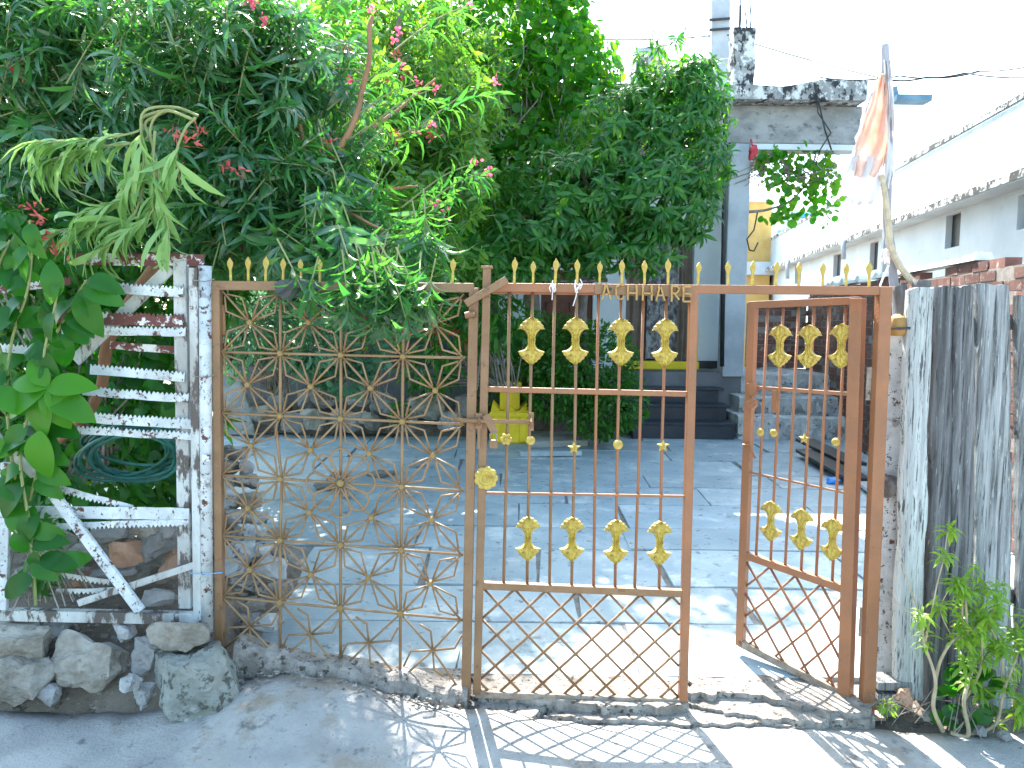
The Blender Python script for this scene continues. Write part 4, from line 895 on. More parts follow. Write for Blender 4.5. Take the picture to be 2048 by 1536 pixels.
# strings and black sheet
for px, py, lab in ((1108, 585, 'frayed white string knotted round the top rail, nearer the latch'), (1155, 570, 'frayed white string knotted round the top rail, nearer the name letters')):
    mb = MB(); rs = random.Random(px)
    for k in range(6):
        a = W(px + rs.uniform(-6, 6), 566 + rs.uniform(-8, 3), G - .025); b = W(px + rs.uniform(-9, 9), 580 + rs.uniform(-4, 6), G - .03); mb.tube([a, (a + b) / 2 + V((rs.uniform(-.01, .01), -.01, 0)), b], .0022, 5)
    t0 = W(px, 574, G - .028); ln = 26 if px < 1130 else 38; mb.tube([t0, W(px - 3, 574 + ln * .5, G - .034), W(px - (4 if px < 1130 else 9), 574 + ln, G - .03)], .0025, 5)
    mb.build('knotted_string', clothw, label=lab, cat='string')
mb = MB(); gr = []
bp = [(548, 568), (560, 560), (598, 560), (640, 566), (640, 578), (600, 584), (578, 604), (566, 598), (552, 588)]
c0_ = W(585, 574, G - .04); ids = [W(x, y, G - .032 + nz((x, y, 0), .05) * .02) for x, y in bp]
mb.v = [c0_] + ids + [p + V((0, .006, 0)) for p in ids] + [c0_ + V((0, .012, 0))]
n = len(bp)
for k in range(n): a, b = 1 + k, 1 + (k + 1) % n; mb.f += [(0, a, b), (a, a + n, b + n, b), (2 * n + 1, b + n, a + n)]
mb.build('black_plastic_sheet', blackplastic, label='scrap of black plastic wrapped over the top rail under the oleander', cat='plastic sheet')
# open leaf
hp = W(1722, 1000, G + .04); fp = V((W(1496, 1000, 3.34).x, 3.34, 0)); od = V((fp.x - hp.x, fp.y - hp.y, 0)).normalized(); on = V((-od.y, od.x, 0)); on = on if on.y < 0 else -on
PL = lambda x, y: Wp(x, y, hp, on)
ol_ = T('open_gate_leaf', 'narrow terracotta gate leaf swung open inward, gold ornaments on its bars', 'gate', PL(1700, 1400))
def orail(a, b, w, d, name, mat=orange, off=0, bev=.002): return MB().bar(PL(*a) + on * off, PL(*b) + on * off, w, d, on).build(name, mat, ol_, bevel=bev)
orail((1507, 604), (1481, 1290), .036, .034, 'stile'); orail((1716, 597), (1690, 1400), .05, .05, 'hinge_stile', off=-.002)
orail((1500, 610), (1722, 601), .03, .03, 'top_rail', off=.001); orail((1506, 775), (1712, 789), .016, .014, 'cross_rail', off=-.002)
orail((1495, 943), (1708, 989), .009, .009, 'thin_rail', off=.004); orail((1488, 1109), (1702, 1182), .032, .03, 'lower_rail')
orail((1479, 1284), (1694, 1392), .032, .034, 'bottom_rail', rustbase)
ob = [(1536, 1512), (1567, 1541), (1598, 1570), (1629, 1602), (1660, 1632), (1692, 1664)]
ytop = lambda x: 610 - (x - 1500) * .04; ylow = lambda x: 1109 + (x - 1488) * .341
for a, b in ob: MB().tube([PL(a, ytop(a)), PL(b, ylow(b))], .0062, 10).build('bar', orange, ol_, smooth=True)
RZ = Matrix.Rotation(math.atan2(on.x, -on.y), 4, 'Z')
for px, py, s in ((1561, 692, .98), (1619, 693, .98), (1684, 692, .98), (1543, 1041, .95), (1604, 1058, .95), (1666, 1078, .95)):
    inst('fan_ornament', ORN, ol_, Matrix.Translation(PL(px, py) + on * .006) @ RZ @ Matrix.Diagonal((s * 1.05, s, s, 1)))
for px, py, me_ in ((1522, 864, DSC), (1549, 866, DSC), (1610, 877, STR), (1673, 884, DSC)):
    inst(me_.name, me_, ol_, Matrix.Translation(PL(px, py) + on * .006) @ RZ @ Matrix.Scale(.95, 4))
inst('rosette', ROS, ol_, Matrix.Translation(PL(1487, 893) - od * .01 + on * -.03) @ Matrix.Rotation(math.radians(60), 4, 'Z') @ Matrix.Scale(.6, 4))
MB().tube([PL(1490, 889) + on * .02, PL(1508, 888) + on * .03, PL(1510, 902) + on * .03, PL(1517, 915) + on * .03], .006, 6).build('latch_handle', orange, ol_)
for (a, b) in (((1508, 765), (1512, 790)), ((1503, 800), (1514, 815))): MB().bar(PL(*a) + on * .02, PL(*b) + on * .02, .035, .03, on).build('bolt_bracket', orange, ol_, bevel=.004)
MB().tube([PL(1503, 812) + on * .03, PL(1520, 800) + on * .03], .008, 8).build('bolt_end', orange, ol_)
MB().bar(PL(1552, 780) + on * .012, PL(1550, 825) + on * .012, .022, .006, on).build('hanging_hasp', orange, ol_)
rods2(ol_, ((1489, 1116), (1698, 1187), (1690, 1386), (1482, 1280)), .245, .0, orange, on, PL, .66)
for (y0_, y1_) in ((735, 800), (1215, 1272)): MB().tube([W(1742 - (y0_ - 700) * .03, y0_, G + .03), W(1740 - (y1_ - 700) * .03, y1_, G + .03)], .013, 8).build('hinge', rustbase, ol_)
# ================================================================== LEFT SCRAP FENCE
sf = T('scrap_metal_fence', 'makeshift white fence of serrated metal strips with rust patches', 'fence', W(200, 1236, 2.95))
def strip(a, b, wpx, teeth, Y, mat=whitep, sag=0, name='serrated_strip', pitch=8.5, seed=0):
    a, b = V((*a, 0)), V((*b, 0)); L = (b - a).length; d = (b - a) / L; nr = V((d.y, -d.x, 0)); n = int(L / pitch); rd = random.Random(int(a.x + a.y * 3)); top, bot = [], []
    if nr.y > 0: nr = -nr     # nr points up the picture
    m = n * 2
    for i in range(m + 1):
        t = i / m; c = a.lerp(b, t); c.y += sag * 4 * t * (1 - t) + nz((c.x * .02, c.y * .1, 0), 1, 3) * 2; amp = 6 * (.6 + .7 * rd.random()) if teeth else rd.uniform(0, 1.2)
        u = c + nr * (wpx / 2 - (amp if (teeth == 1 and i % 2) else 0)); l = c - nr * (wpx / 2 - (amp if (teeth == -1 and i % 2) else 0)); wv = .006 * nz((c.x * .02, c.y * .02, 5), 1, 2)
        top.append(W(u.x, u.y, Y + wv)); bot.append(W(l.x, l.y, Y + wv))
    mb = MB(); k = m + 1; off = V((0, .004, 0)); mb.v = top + bot + [p + off for p in top] + [p + off for p in bot]
    for i in range(m): mb.f += [(i, i + 1, k + i + 1, k + i), (2 * k + i, 3 * k + i, 3 * k + i + 1, 2 * k + i + 1), (i, 2 * k + i, 2 * k + i + 1, i + 1), (k + i, k + i + 1, 3 * k + i + 1, 3 * k + i)]
    mb.f += [(0, k, 3 * k, 2 * k), (m, 2 * k + m, 3 * k + m, k + m)]; return mb.build(name, mat, sf)
YF = 2.93
for s_ in [((168, 571), (366, 584), 22, 1, YF, whitep), ((111, 632), (366, 641), 26, 1, YF, rustw), ((123, 659), (371, 663), 19, 1, YF, whitep), ((180, 738), (369, 753), 21, 1, YF, whitep), ((165, 782), (377, 796), 19, 1, YF, whitep),
           ((104, 831), (382, 847), 22, 1, YF, whitep), ((96, 858), (382, 871), 17, 1, YF, whitep), ((116, 978), (265, 1018), 15, -1, YF + .02, whitep), ((20, 1024), (378, 1028), 24, 0, YF, whitep), ((20, 1056), (379, 1046), 15, -1, YF - .004, whitep),
           ((-60, 690), (60, 700), 18, 1, YF + .03, whitep), ((-80, 590), (140, 560), 18, 1, YF + .05, rustw), ((20, 1176), (228, 1180), 11, -1, YF + .03, whitegrime)]:
    strip(*s_, sag=5 if s_[0][1] == 1176 else 0)
strip((220, 690), (350, 700), 15, 0, YF + .08, rustw, name='rusty_back_strip'); strip((150, 518), (408, 520), 24, 0, YF + .02, rustw, name='top_strip')
strip((120, 1150), (270, 1175), 12, -1, YF + .06, whitegrime)
def fbar(a, b, wpx, dep, name, mat, Y): return MB().bar(W(*a, Y), W(*b, Y), wpx * Y / F_PX, dep).build(name, mat, sf, bevel=.003)
fbar((341, 535), (150, 722), 24, .012, 'diagonal_slat', whitegrime, YF + .05)
fbar((60, 925), (281, 1222), 21, .02, 'diagonal_brace', whitep, YF - .03)
fbar((157, 1206), (392, 1129), 14, .016, 'diagonal_brace', whitegrime, YF - .012)
fbar((0, 1228), (402, 1236), 23, .04, 'bottom_rail', whitegrime, YF)
fbar((14, 925), (4, 1226), 22, .02, 'left_stile', whitep, YF - .005)
fbar((-20, 860), (70, 950), 20, .012, 'bent_slat', whitegrime, YF - .035)
fbar((362, 522), (372, 1215), 26, .03, 'inner_stile', whitegrime, YF + .03)
fbar((389, 536), (398, 1238), 17, .035, 'post_angle', whitegrime, YF - .004)
MB().tube([W(410, 532, YF), W(411, 800, YF), W(414, 1262, YF)], [.0245] * 3, 14).build('post_pipe', whitep, sf, smooth=True)
MB().box(W(413, 916, YF - .028), (.03, .006, .026)).build('rusty_patch_plate', rustw, sf)
for yy in (560, 752): MB().tube([W(384, yy, YF - .03), W(411, yy + 3, YF - .045), W(428, yy - 2, YF - .02), W(405, yy + 4, YF + .02)], .0022, 5).build('tie_wire', barkgrey, sf)
MB().tube([W(380, 1146, YF - .03), W(415, 1148, YF - .04), W(445, 1145, YF - .02)], .0018, 5).build('blue_tie', bluem, sf)
# hose coil
hz = MB(); 
for k in range(9):
    pts = []; cx_, cy_ = 265 + random.uniform(-18, 18), 905 + random.uniform(-10, 10); ra, rb_ = random.uniform(70, 105), random.uniform(28, 62); tl = random.uniform(-.2, .2)
    for t in range(25):
        a = t / 24 * 2 * math.pi + k; u, v_ = math.cos(a) * ra, math.sin(a) * rb_
        pts.append(W(cx_ + u * math.cos(tl) - v_ * math.sin(tl), cy_ + u * math.sin(tl) + v_ * math.cos(tl), 3.10 + k * .012 + .10 * math.sin(a) + nz((a, k, 0), 1) * .02))
    hz.tube(pts, .0075, 8)
hz.tube([W(86, 950, 3.05), W(110, 880, 3.05), W(116, 850, 3.1)], .008, 8)
hz.build('garden_hose', hosem, smooth=True, label='coiled teal garden hose heaped behind the white strips', cat='hose')
# brown wood inside
lb = MB(); limb(lb, [W(318, 525, 3.15), W(265, 600, 3.15), W(215, 690, 3.15), W(204, 770, 3.15), W(168, 835, 3.15), W(120, 880, 3.2)], .027, .02, 10); lb.build('bent_branch', bark, label='bent brown branch leaning inside the white strip fence', cat='branch', smooth=True)
# rubble inside fence and retaining stones
names_r = ['brown block', 'grey slab', 'pale lump', 'dark wedge', 'reddish lump', 'round grey', 'flat tan', 'long grey']
for i, (px, py, pw, ph, m_) in enumerate([(254, 1105, 66, 46, clay), (320, 1090, 74, 60, rubble), (180, 1108, 60, 50, tanstone), (215, 1065, 70, 40, rubble), (290, 1048, 80, 50, tanstone), (345, 1130, 40, 50, clay), (140, 1135, 54, 40, rubble), (350, 1050, 44, 60, rubble), (110, 1090, 60, 70, tanstone), (225, 1150, 70, 30, rubble), (60, 1150, 60, 50, rubble), (300, 1150, 60, 36, tanstone), (170, 1165, 50, 26, clay)]):
    rock_mb(W(px, py, 3.14 + (i % 3) * .07), (pw * .0027, .16, ph * .0027), 300 + i, 2, .13).build('rubble_piece', m_, label=f'{names_r[i % 8]} of the rubble behind the scrap fence, {["under the hose", "near the inner stile", "below the long brace"][i % 3]}, {["upper", "middle", "lower"][min(2, max(0, (py - 1045) // 45))]} layer', cat='stone', group='rubble behind the scrap fence')
rock_mb(W(321, 1196, 2.98), (.145, .10, .082), 330, 2, .05, k=24).build('block_on_rail', rubble, label='grey squared stone block sitting on the bottom rail near the post', cat='stone')
for i, (px, py, pw, ph, dep, Y, m_, lab) in enumerate([
    (40, 1284, 150, 82, .20, 2.90, tanstone, 'wide tan stone directly under the fence rail at the left edge'), (34, 1358, 165, 92, .22, 2.84, tanstone, 'sloping pale stone at the left edge, below the wide tan one'),
    (98, 1388, 44, 40, .10, 2.80, rubble, 'small blue grey stone leaning on the sloping pale one'), (186, 1312, 150, 112, .24, 2.90, tanstone, 'soil covered stone with pale rim in the middle of the wall'),
    (262, 1365, 38, 34, .08, 2.80, rubw, 'small pale pointed stone lying in the dust'), (246, 1262, 44, 34, .1, 2.93, rubble, 'little stone wedged under the bottom rail'),
    (300, 1312, 60, 90, .16, 2.95, rubble, 'shadowed stone tucked behind the big lump'), (115, 1262, 60, 50, .15, 3.0, rubble, 'shadowed stone between the wide tan and soil covered ones'), (290, 1390, 40, 60, .1, 2.86, rubble, 'brownish stone against the left foot of the big lump')]):
    s = Y / F_PX * 1.12; rock_mb(W(px, py, Y), (pw * s, dep, ph * s), 350 + i, 3, .10, k=22).build('wall_stone', m_, label=lab, cat='stone', group='stones carrying the scrap fence', smooth=False)
YS = 2.80
base = [(318, 1412), (335, 1436), (392, 1444), (446, 1432), (494, 1395), (488, 1372)]
pts = [W(x, y, 2.66) for x, y in [(328, 1420), (345, 1440), (395, 1448), (440, 1440), (352, 1335), (408, 1322)]] + [W(x, y, 2.74) for x, y in [(484, 1405), (322, 1405), (460, 1340), (436, 1292), (318, 1318)]] + [W(x, y, 2.95) for x, y in [(306, 1300), (440, 1276), (474, 1335), (320, 1395), (486, 1375)]]
rock_mb(W(390, 1360, YS), (.34, .25, .25), 370, 4, .065, pts=pts).build('concrete_lump', greenstone, label='big green grey lump of old concrete at the foot of the white post', cat='stone')
pts = [W(x, y, 2.74) for x, y in [(292, 1262), (312, 1244), (400, 1246), (419, 1258), (418, 1280), (370, 1303), (330, 1300), (300, 1285)]] + [W(x, y, 3.0) for x, y in [(300, 1250), (418, 1248), (415, 1282), (310, 1292)]]
rock_mb(W(355, 1272, 2.9), (.25, .2, .1), 371, 4, .09, pts=pts).build('cap_stone', tanstone, label='pale flat stone balanced on top of the big concrete lump', cat='stone')
for i, (px, py, s_, lab) in enumerate([(640, 1372, .05, 'dusty pebble on the lane below the lattice, left one'), (655, 1378, .035, 'tiny pebble beside the dusty pebble below the lattice'), (612, 1358, .04, 'brownish pebble close under the crumbling kerb'), (1640, 1400, .07, 'sharp broken concrete chip near the right gate post')]):
    g = Gz(px, py, -.05); rock_mb(g + V((0, 0, .012)), (s_ * 1.3, s_, s_ * .6), 380 + i, 2, .1).build('pebble', broken, label=lab, cat='stone')
# ================================================================== RIGHT PLANK FENCE
pf = T('plank_fence', 'weathered upright plank fence right of the gate', 'fence', W(1920, 1430, 3.0))
def plank(x0t, x1t, x0b, x1b, yt, yb, mat, Y, seed, name='plank'):
    mb = MB(); n = 54; m = 7; rd = random.Random(seed)
    for i in range(n + 1):
        t = i / n; 
        for k in range(m + 1):
            u = k / m; ytp = yt + nz((u * 3, seed, 0), 1.6) * 7; yy = ytp + (yb - ytp) * t
            xl_ = x0t + (x0b - x0t) * t + nz((0, t * 5, seed), 1.3) * 6 + nz((0, t * 22, seed), 1) * 2; xr_ = x1t + (x1b - x1t) * t + nz((4, t * 5, seed), 1.3) * 6 + nz((4, t * 22, seed), 1) * 2
            p = W(xl_ + (xr_ - xl_) * u, yy, Y); e = -.006 * math.sin(math.pi * u) + nz((u * 6 + seed, 0, t * 2.5), 1) * .007 + nz((u * 14 + seed, 0, t * 6), 1) * .003
            if k in (0, m): e += .016
            mb.v.append(p + V((0, e, 0)))
    b = len(mb.v); mb.v += [p + V((0, .03, 0)) for p in mb.v[:b]]; c = m + 1
    for i in range(n):
        for k in range(m): q = i * c + k; mb.f += [(q, q + 1, q + c + 1, q + c), (b + q, b + q + c, b + q + c + 1, b + q + 1)]
        for k in (0, m): q = i * c + k; mb.f.append((q, q + c, b + q + c, b + q))
    for k in range(m): mb.f += [(k, b + k, b + k + 1, k + 1), (n * c + k, n * c + k + 1, b + n * c + k + 1, b + n * c + k)]
    return mb.build(name, mat, pf)
plank(1822, 1871, 1793, 1848, 576, 1400, plankpale, 2.96, 1).__setitem__('label', 'palest plank beside the gate post')
plank(1874, 1911, 1854, 1898, 573, 1425, plankdark, 3.0, 2)
plank(1915, 1954, 1902, 1950, 573, 1436, plankdark, 2.975, 3)
plank(1958, 2025, 1955, 2030, 571, 1450, plankm, 2.99, 4)
plank(2042, 2110, 2040, 2112, 590, 1455, plankm, 2.98, 5); plank(2114, 2180, 2114, 2182, 575, 1460, plankm, 2.99, 6)
MB().bar(W(1850, 640, 3.05), W(2200, 650, 3.05), .06, .04).build('fence_rail', plankdark, pf); MB().bar(W(1840, 1180, 3.05), W(2200, 1200, 3.05), .06, .04).build('fence_rail', plankdark, pf)
wp = T('white_side_post', 'white painted post with rust blisters behind the right gate post', 'post', W(1770, 1360, 3.12))
MB().bar(W(1776, 640, 3.12), W(1768, 1362, 3.12), 46 * 3.12 / F_PX, .06).build('post_body', whitep, wp, bevel=.004)
MB().bar(W(1800, 960, 3.08), W(1792, 1330, 3.08), .010, .02).build('pipe', whitegrime, wp)
lo = MB(); limb(lo, [W(1800, 570, 3.16), W(1803, 680, 3.16), W(1800, 740, 3.14), W(1812, 860, 3.12), W(1830, 960, 3.14), W(1822, 1060, 3.16)], .028, .035, 12, .03); lo.build('twisted_log', darkwood, label='twisted dark log standing between white post and palest plank', cat='log', smooth=True)
lo = MB(); limb(lo, [W(1845, 560, 3.12), W(1838, 700, 3.1), W(1832, 820, 3.1), W(1846, 980, 3.12), W(1838, 1150, 3.12), W(1832, 1340, 3.12)], .035, .045, 12, .03); lo.build('twisted_log', darkwood, label='rough log hidden behind the palest plank, full height', cat='log', smooth=True)
rl = T('ochre_roller', 'ochre turned wooden roller tied beside the right gate post', 'wood block', W(1792, 675, 3.0))
MB().tube([W(1794, 628, 3.0), W(1794, 634, 3.0), W(1794, 636, 3.0), W(1794, 654, 3.0), W(1794, 656, 3.0), W(1793, 672, 3.0)], [.008, .024, .034, .036, .037, .03], 14).build('barrel', ochrewood, rl, smooth=True)
MB().tube([W(1765, 656, 2.965), W(1800, 657, 2.955), W(1826, 656, 2.97)], .005, 6).build('binding', blackm, rl)
rock_mb(W(1788, 973, 3.05), (.11, .08, .11), 401, 3, .12).build('lashed_block', darkwood, label='dark knotted wood block lashed between white post and planks', cat='wood block')
yp = T('ochre_post', 'small ochre turned post seen between gate post and planks', 'post', W(1800, 950, 3.6))
MB().tube([W(1800, 952, 3.6), W(1800, 922, 3.6), W(1800, 918, 3.6), W(1800, 908, 3.6), W(1800, 902, 3.6)], [.03, .028, .034, .026, .01], 12).build('turned_body', ochre, yp, smooth=True)
for a, b, w_, lab in (((1745, 1362), (1812, 1362), .034, 'upper short grey board at the foot of the white post'), ((1745, 1384), (1812, 1386), .028, 'lower short grey board at the foot of the white post')):
    MB().bar(W(*a, 3.0), W(*b, 3.0), w_, .10).build('short_board', plankm, label=lab, cat='board', bevel=.003)
rock_mb(W(1805, 1400, 2.92), (.085, .08, .10), 410, 2, .2).build('broken_clay_pot', clay, label='broken terracotta clay pot lump at the foot of the palest plank', cat='pot')
# small lip stones at the right foot
for i, (px, py) in enumerate(((1850, 1432), (1960, 1462), (2010, 1470), (1770, 1408), (1900, 1440))):
    g = Gz(px, py, -.04); rock_mb(g, (.06, .05, .035), 420 + i, 2, .15).build('pebble', rubble, label=['grey pebble under the palest plank', 'flat pebble in the dust left of the weed root', 'pebble at the right picture edge below the wide plank', 'pebble against the foot plate of the orange post', 'pebble between the two dark planks and the lane'][i], cat='stone', group='pebbles under the plank fence')
# flag
fl = T('stick_flag', 'knotty grey stick with tattered peach and white cloth', 'flag', W(1788, 640, 3.25)); YK = 3.22
lo = MB(); limb(lo, [W(1797, 690, YK), W(1788, 560, YK), W(1776, 420, YK), W(1772, 300, YK), W(1774, 180, YK), W(1770, 88, YK)], .019, .015, 10, .012); lo.build('stick', greywood, fl, smooth=True)
def cloth(rows_, mat, name, amp=.02, seed=0, nx_=14, sub=5):
    mb = MB(); R_ = []
    for i in range(len(rows_) - 1):
        for k in range(sub): t = k / sub; R_.append([rows_[i][c] * (1 - t) + rows_[i + 1][c] * t for c in range(3)])
    R_.append(list(rows_[-1]))
    for i, (y, xa, xb) in enumerate(R_):
        for k in range(nx_ + 1):
            u = k / nx_; jag = nz((i * .7, u * 2, seed), 1) * (5 if k in (0,) else 1.5); mb.v.append(W(xa + (xb - xa) * u + jag, y + nz((u * 5, i * .2, seed), 1) * 5, YK - .02 + math.sin(u * 13 + y * .018 + seed) * amp + nz((u * 3, y * .02, seed), 1) * .02))
    c = nx_ + 1
    for i in range(len(R_) - 1):
        for k in range(nx_): q = i * c + k; mb.f.append((q, q + 1, q + c + 1, q + c))
    o = mb.build(name, mat, fl, smooth=True); md = o.modifiers.new('thick', 'SOLIDIFY'); md.thickness = .0016; return o
cloth([(148, 1762, 1772), (190, 1745, 1776), (240, 1728, 1776), (290, 1712, 1774), (330, 1700, 1765), (352, 1705, 1750)], clothm, 'peach_cloth', .015, 1)
cloth([(120, 1768, 1780), (170, 1770, 1786), (240, 1772, 1790), (300, 1770, 1790), (350, 1768, 1786), (378, 1764, 1780)], clothw, 'white_cloth', .012, 2, 8)
cloth([(312, 1698, 1764), (350, 1686, 1764), (380, 1684, 1758), (408, 1706, 1744)], clothw, 'white_tatter', .02, 3, 12)
cloth([(180, 1742, 1750), (240, 1722, 1733), (300, 1706, 1716), (340, 1697, 1706)], clothw, 'white_tatter', .008, 4, 4)
lo = MB(); limb(lo, [W(1762, 350, YK - .03), W(1770, 390, YK - .03), W(1778, 440, YK - .03), W(1780, 490, YK - .03), W(1798, 530, YK - .04), W(1828, 566, YK - .05)], .012, .015, 8, .008); lo.build('frayed_strip', ropem, fl)
cloth([(498, 1764, 1778), (512, 1760, 1780), (528, 1768, 1780)], clothw, 'white_tatter', .01, 5, 6)
MB().tube([W(1778, 530, YK - .03), W(1766, 556, YK - .03), W(1760, 572, YK - .05)], .004, 6).build('white_string', clothw, fl)
# ================================================================== PLANTS
def P3(px, py, Y): return tuple(W(px, py, Y))
# --- oleander
ol = T('oleander_tree', 'large oleander with narrow dark leaves and pink flowers arching over the lattice', 'tree', (-1.45, 3.75, .1))
tr = MB()
limb(tr, [(-1.45, 3.75, .1), W(400, 800, 3.75), W(392, 560, 3.75), W(384, 468, 3.65)], .05, .042, 10)
for pts, a, b in [([W(386, 480, 3.62), W(330, 470, 3.6), W(345, 425, 3.55), W(376, 368, 3.5), W(400, 300, 3.55), W(416, 200, 3.6), W(420, -40, 3.6)], .030, .018),
                  ([W(392, 475, 3.5), W(430, 478, 3.45), W(480, 470, 3.4), W(550, 418, 3.4), W(590, 356, 3.4), W(650, 262, 3.4), W(700, 150, 3.5), W(720, -20, 3.6)], .026, .012),
                  ([W(420, 210, 3.6), W(300, 100, 3.7), W(200, 20, 3.8)], .016, .008), ([W(590, 356, 3.45), W(560, 200, 3.5), W(530, 0, 3.6)], .014, .007), ([W(560, 420, 3.4), W(640, 400, 3.2), W(740, 440, 3.0)], .012, .006),
                  ([W(640, 280, 3.5), W(760, 200, 3.9), W(860, 120, 4.1)], .012, .006), ([W(340, 430, 3.55), W(200, 350, 3.7), W(60, 250, 3.8)], .016, .007), ([W(480, 470, 3.45), W(640, 380, 3.7), W(820, 350, 3.9)], .014, .006)]:
    limb(tr, pts, a, b, 8, .02)
for v_ in tr.v: v_.y += .30 * smooth(1.6, 1.95, v_.z)
tr.build('trunk', bark, ol, smooth=True)
tw = MB(); A = [np.zeros((0, 3))] * 3 + [np.zeros(0)]; A = list(A)
def addto(res):
    for i in range(4): A[i] = np.concatenate([A[i], res[i]])
blobs = [(120, 110, 4.0, 230, 170, .45), (330, 130, 3.9, 230, 190, .45), (490, 170, 3.85, 170, 220, .45), (590, 140, 4.1, 100, 150, .4), (420, 330, 3.75, 230, 130, .35), (560, 400, 3.6, 190, 110, .3), (150, 330, 4.0, 210, 150, .35), (670, 350, 3.9, 100, 110, .3), (60, 60, 4.1, 170, 150, .4), (260, 440, 3.9, 200, 70, .3), (480, 470, 3.75, 150, 60, .25), (60, 430, 3.9, 130, 70, .3)]
pts, cen = blob_points(blobs, 620); dirs = [V((RNG.normal() * .45, RNG.normal() * .3 - .15, RNG.uniform(.2, 1.1) if RNG.random() < .7 else RNG.uniform(-.5, .3))) for _ in pts]
addto(stems(pts, dirs, .42, 13, 3, .85, .55, 1.0, tw))
pts, cen = blob_points([(690, 500, 3.2, 90, 60, .12), (760, 560, 2.98, 110, 50, .10), (640, 440, 3.35, 120, 70, .2), (840, 480, 3.3, 70, 60, .15)], 46)
dirs = [V((RNG.uniform(-.2, .7), -.3 + RNG.normal() * .15, RNG.uniform(-.9, .1))) for _ in pts]; addto(stems(pts, dirs, .30, 10, 3, .75, .7, .95, tw))
pts = [P3(x, y, Y) for x, y, Y in [(620, 555, 2.82), (690, 560, 2.80), (745, 575, 2.80), (800, 590, 2.80), (780, 540, 2.84), (860, 560, 2.84), (720, 520, 2.84), (590, 530, 2.86), (820, 540, 2.82)]]
addto(stems(pts, [V((RNG.uniform(-.3, .6), -.1, -.8)) for _ in pts], .22, 8, 3, .8, .7, .95, tw))
for (px, py, Y) in [(940, 10, 4.0), (835, 165, 3.9), (872, 176, 3.9), (990, 163, 4.0), (862, 245, 3.9), (953, 325, 3.8), (973, 342, 3.8), (876, 408, 3.5), (803, 130, 4.0), (890, 425, 3.5)]:
    e_ = W(px, py, Y); s_ = W(px - 150, py + 90, Y - .15); m_ = s_.lerp(e_, .55) + V((0, 0, .03)); limb(tw, [s_, m_, e_], .005, .0025, 5, .006); d_ = (e_ - s_).normalized()
    addto(stems([tuple(s_.lerp(e_, t)) for t in (.35, .75)], [d_, d_], .17, 6, 2, .7, .4, .85, None, first=.0))
foliage(ol, LM['ole'], *A, ['ole', 'ole', 'ole2'], keep=290)
# paler-leaved bough swept to the left
A = [np.zeros((0, 3))] * 3 + [np.zeros(0)]
for q in [[(398, 232), (345, 214), (284, 230), (286, 330), (252, 396), (150, 432)], [(384, 238), (330, 222), (300, 262), (318, 360), (300, 430), (200, 500)], [(340, 218), (286, 235), (276, 262), (180, 280), (70, 285)], [(350, 215), (292, 244), (288, 280), (170, 300), (80, 330)],
          [(310, 262), (306, 340), (330, 420), (338, 480)], [(286, 300), (284, 380), (260, 440), (180, 455), (110, 462)], [(392, 236), (370, 260), (350, 320), (372, 352)]]:
    P_ = [W(x, y, 2.90 - .07 * i / len(q) + RNG.uniform(-.03, .03)) for i, (x, y) in enumerate(q)]; limb(tw, P_, .006, .003, 6, .005)
    acc = []
    for i in range(len(P_) - 1):
        seg = P_[i + 1] - P_[i]; n = max(2, int(seg.length / .013))
        if i == 0: continue
        for k in range(n): acc.append((P_[i] + seg * k / n, seg.normalized()))
    ph = 0
    pr_, dr_, nr_, sr_ = [], [], [], []
    for t, (p_, d_) in enumerate(acc):
        if t < len(acc) * .25 or RNG.random() < .25: continue
        ph += 2.1; a = d_.orthogonal().normalized(); b = d_.cross(a)
        for s_ in (0, math.pi):
            o = a * math.cos(ph + s_) + b * math.sin(ph + s_) * .8; ld = d_ * .8 + o * RNG.uniform(.3, .75) + V((-.42, -.08, -.10)) + V(RNG.normal(size=3)) * .12; pr_.append(tuple(p_)); dr_.append(tuple(ld)); nr_.append(tuple(V((0, -.7, .8)) + V(RNG.normal(size=3)) * .5)); sr_.append(RNG.uniform(.6, 1.15))
    for i, z_ in enumerate((pr_, dr_, nr_, sr_)): A[i] = np.concatenate([A[i], np.array(z_)])
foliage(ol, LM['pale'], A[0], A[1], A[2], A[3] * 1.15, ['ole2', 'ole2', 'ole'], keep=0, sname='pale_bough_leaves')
tw.build('twigs', stemg, ol, kind='stuff')
PETAL = {}
def flowers(parent, spots, mat=pinkm, sc=1.0, name='flower', tpl='petal', n=12):
    for k, (px, py, Y) in enumerate(spots):
        c = W(px, py, Y); v, f = [], []; tv, tf = TPL[tpl]; off = 0; rs = RNG
        Pp = np.array([tuple(c)] * n) + rs.normal(size=(n, 3)) * .012 * sc; Dd = rn(n); Dd[:, 1] -= .4; _, R = frames(Pp, Dd, rn(n), np.full(n, sc))
        vv = np.einsum('nij,vj->nvi', R, tv) + Pp[:, None, :]; ff = (tf[None] + (np.arange(n) * len(tv))[:, None, None]).reshape(-1, tf.shape[1])
        me = nm(name, vv.reshape(-1, 3) - np.array(ORG[parent.name]), ff); me.materials.append(mat); o = D.objects.new(name, me); COL.objects.link(o); o.parent = parent
flowers(ol, [(508, 8, 3.5), (527, 42, 3.5), (940, 10, 4.0), (500, 2, 3.5), (835, 165, 3.9), (872, 176, 3.9), (990, 163, 4.0), (862, 245, 3.9), (832, 262, 3.9), (953, 325, 3.8), (973, 342, 3.8), (876, 408, 3.5), (803, 130, 4.0), (787, 80, 4.0), (890, 425, 3.5), (745, 20, 4.0), (795, 60, 4.0), (700, 160, 3.9)], sc=.85)
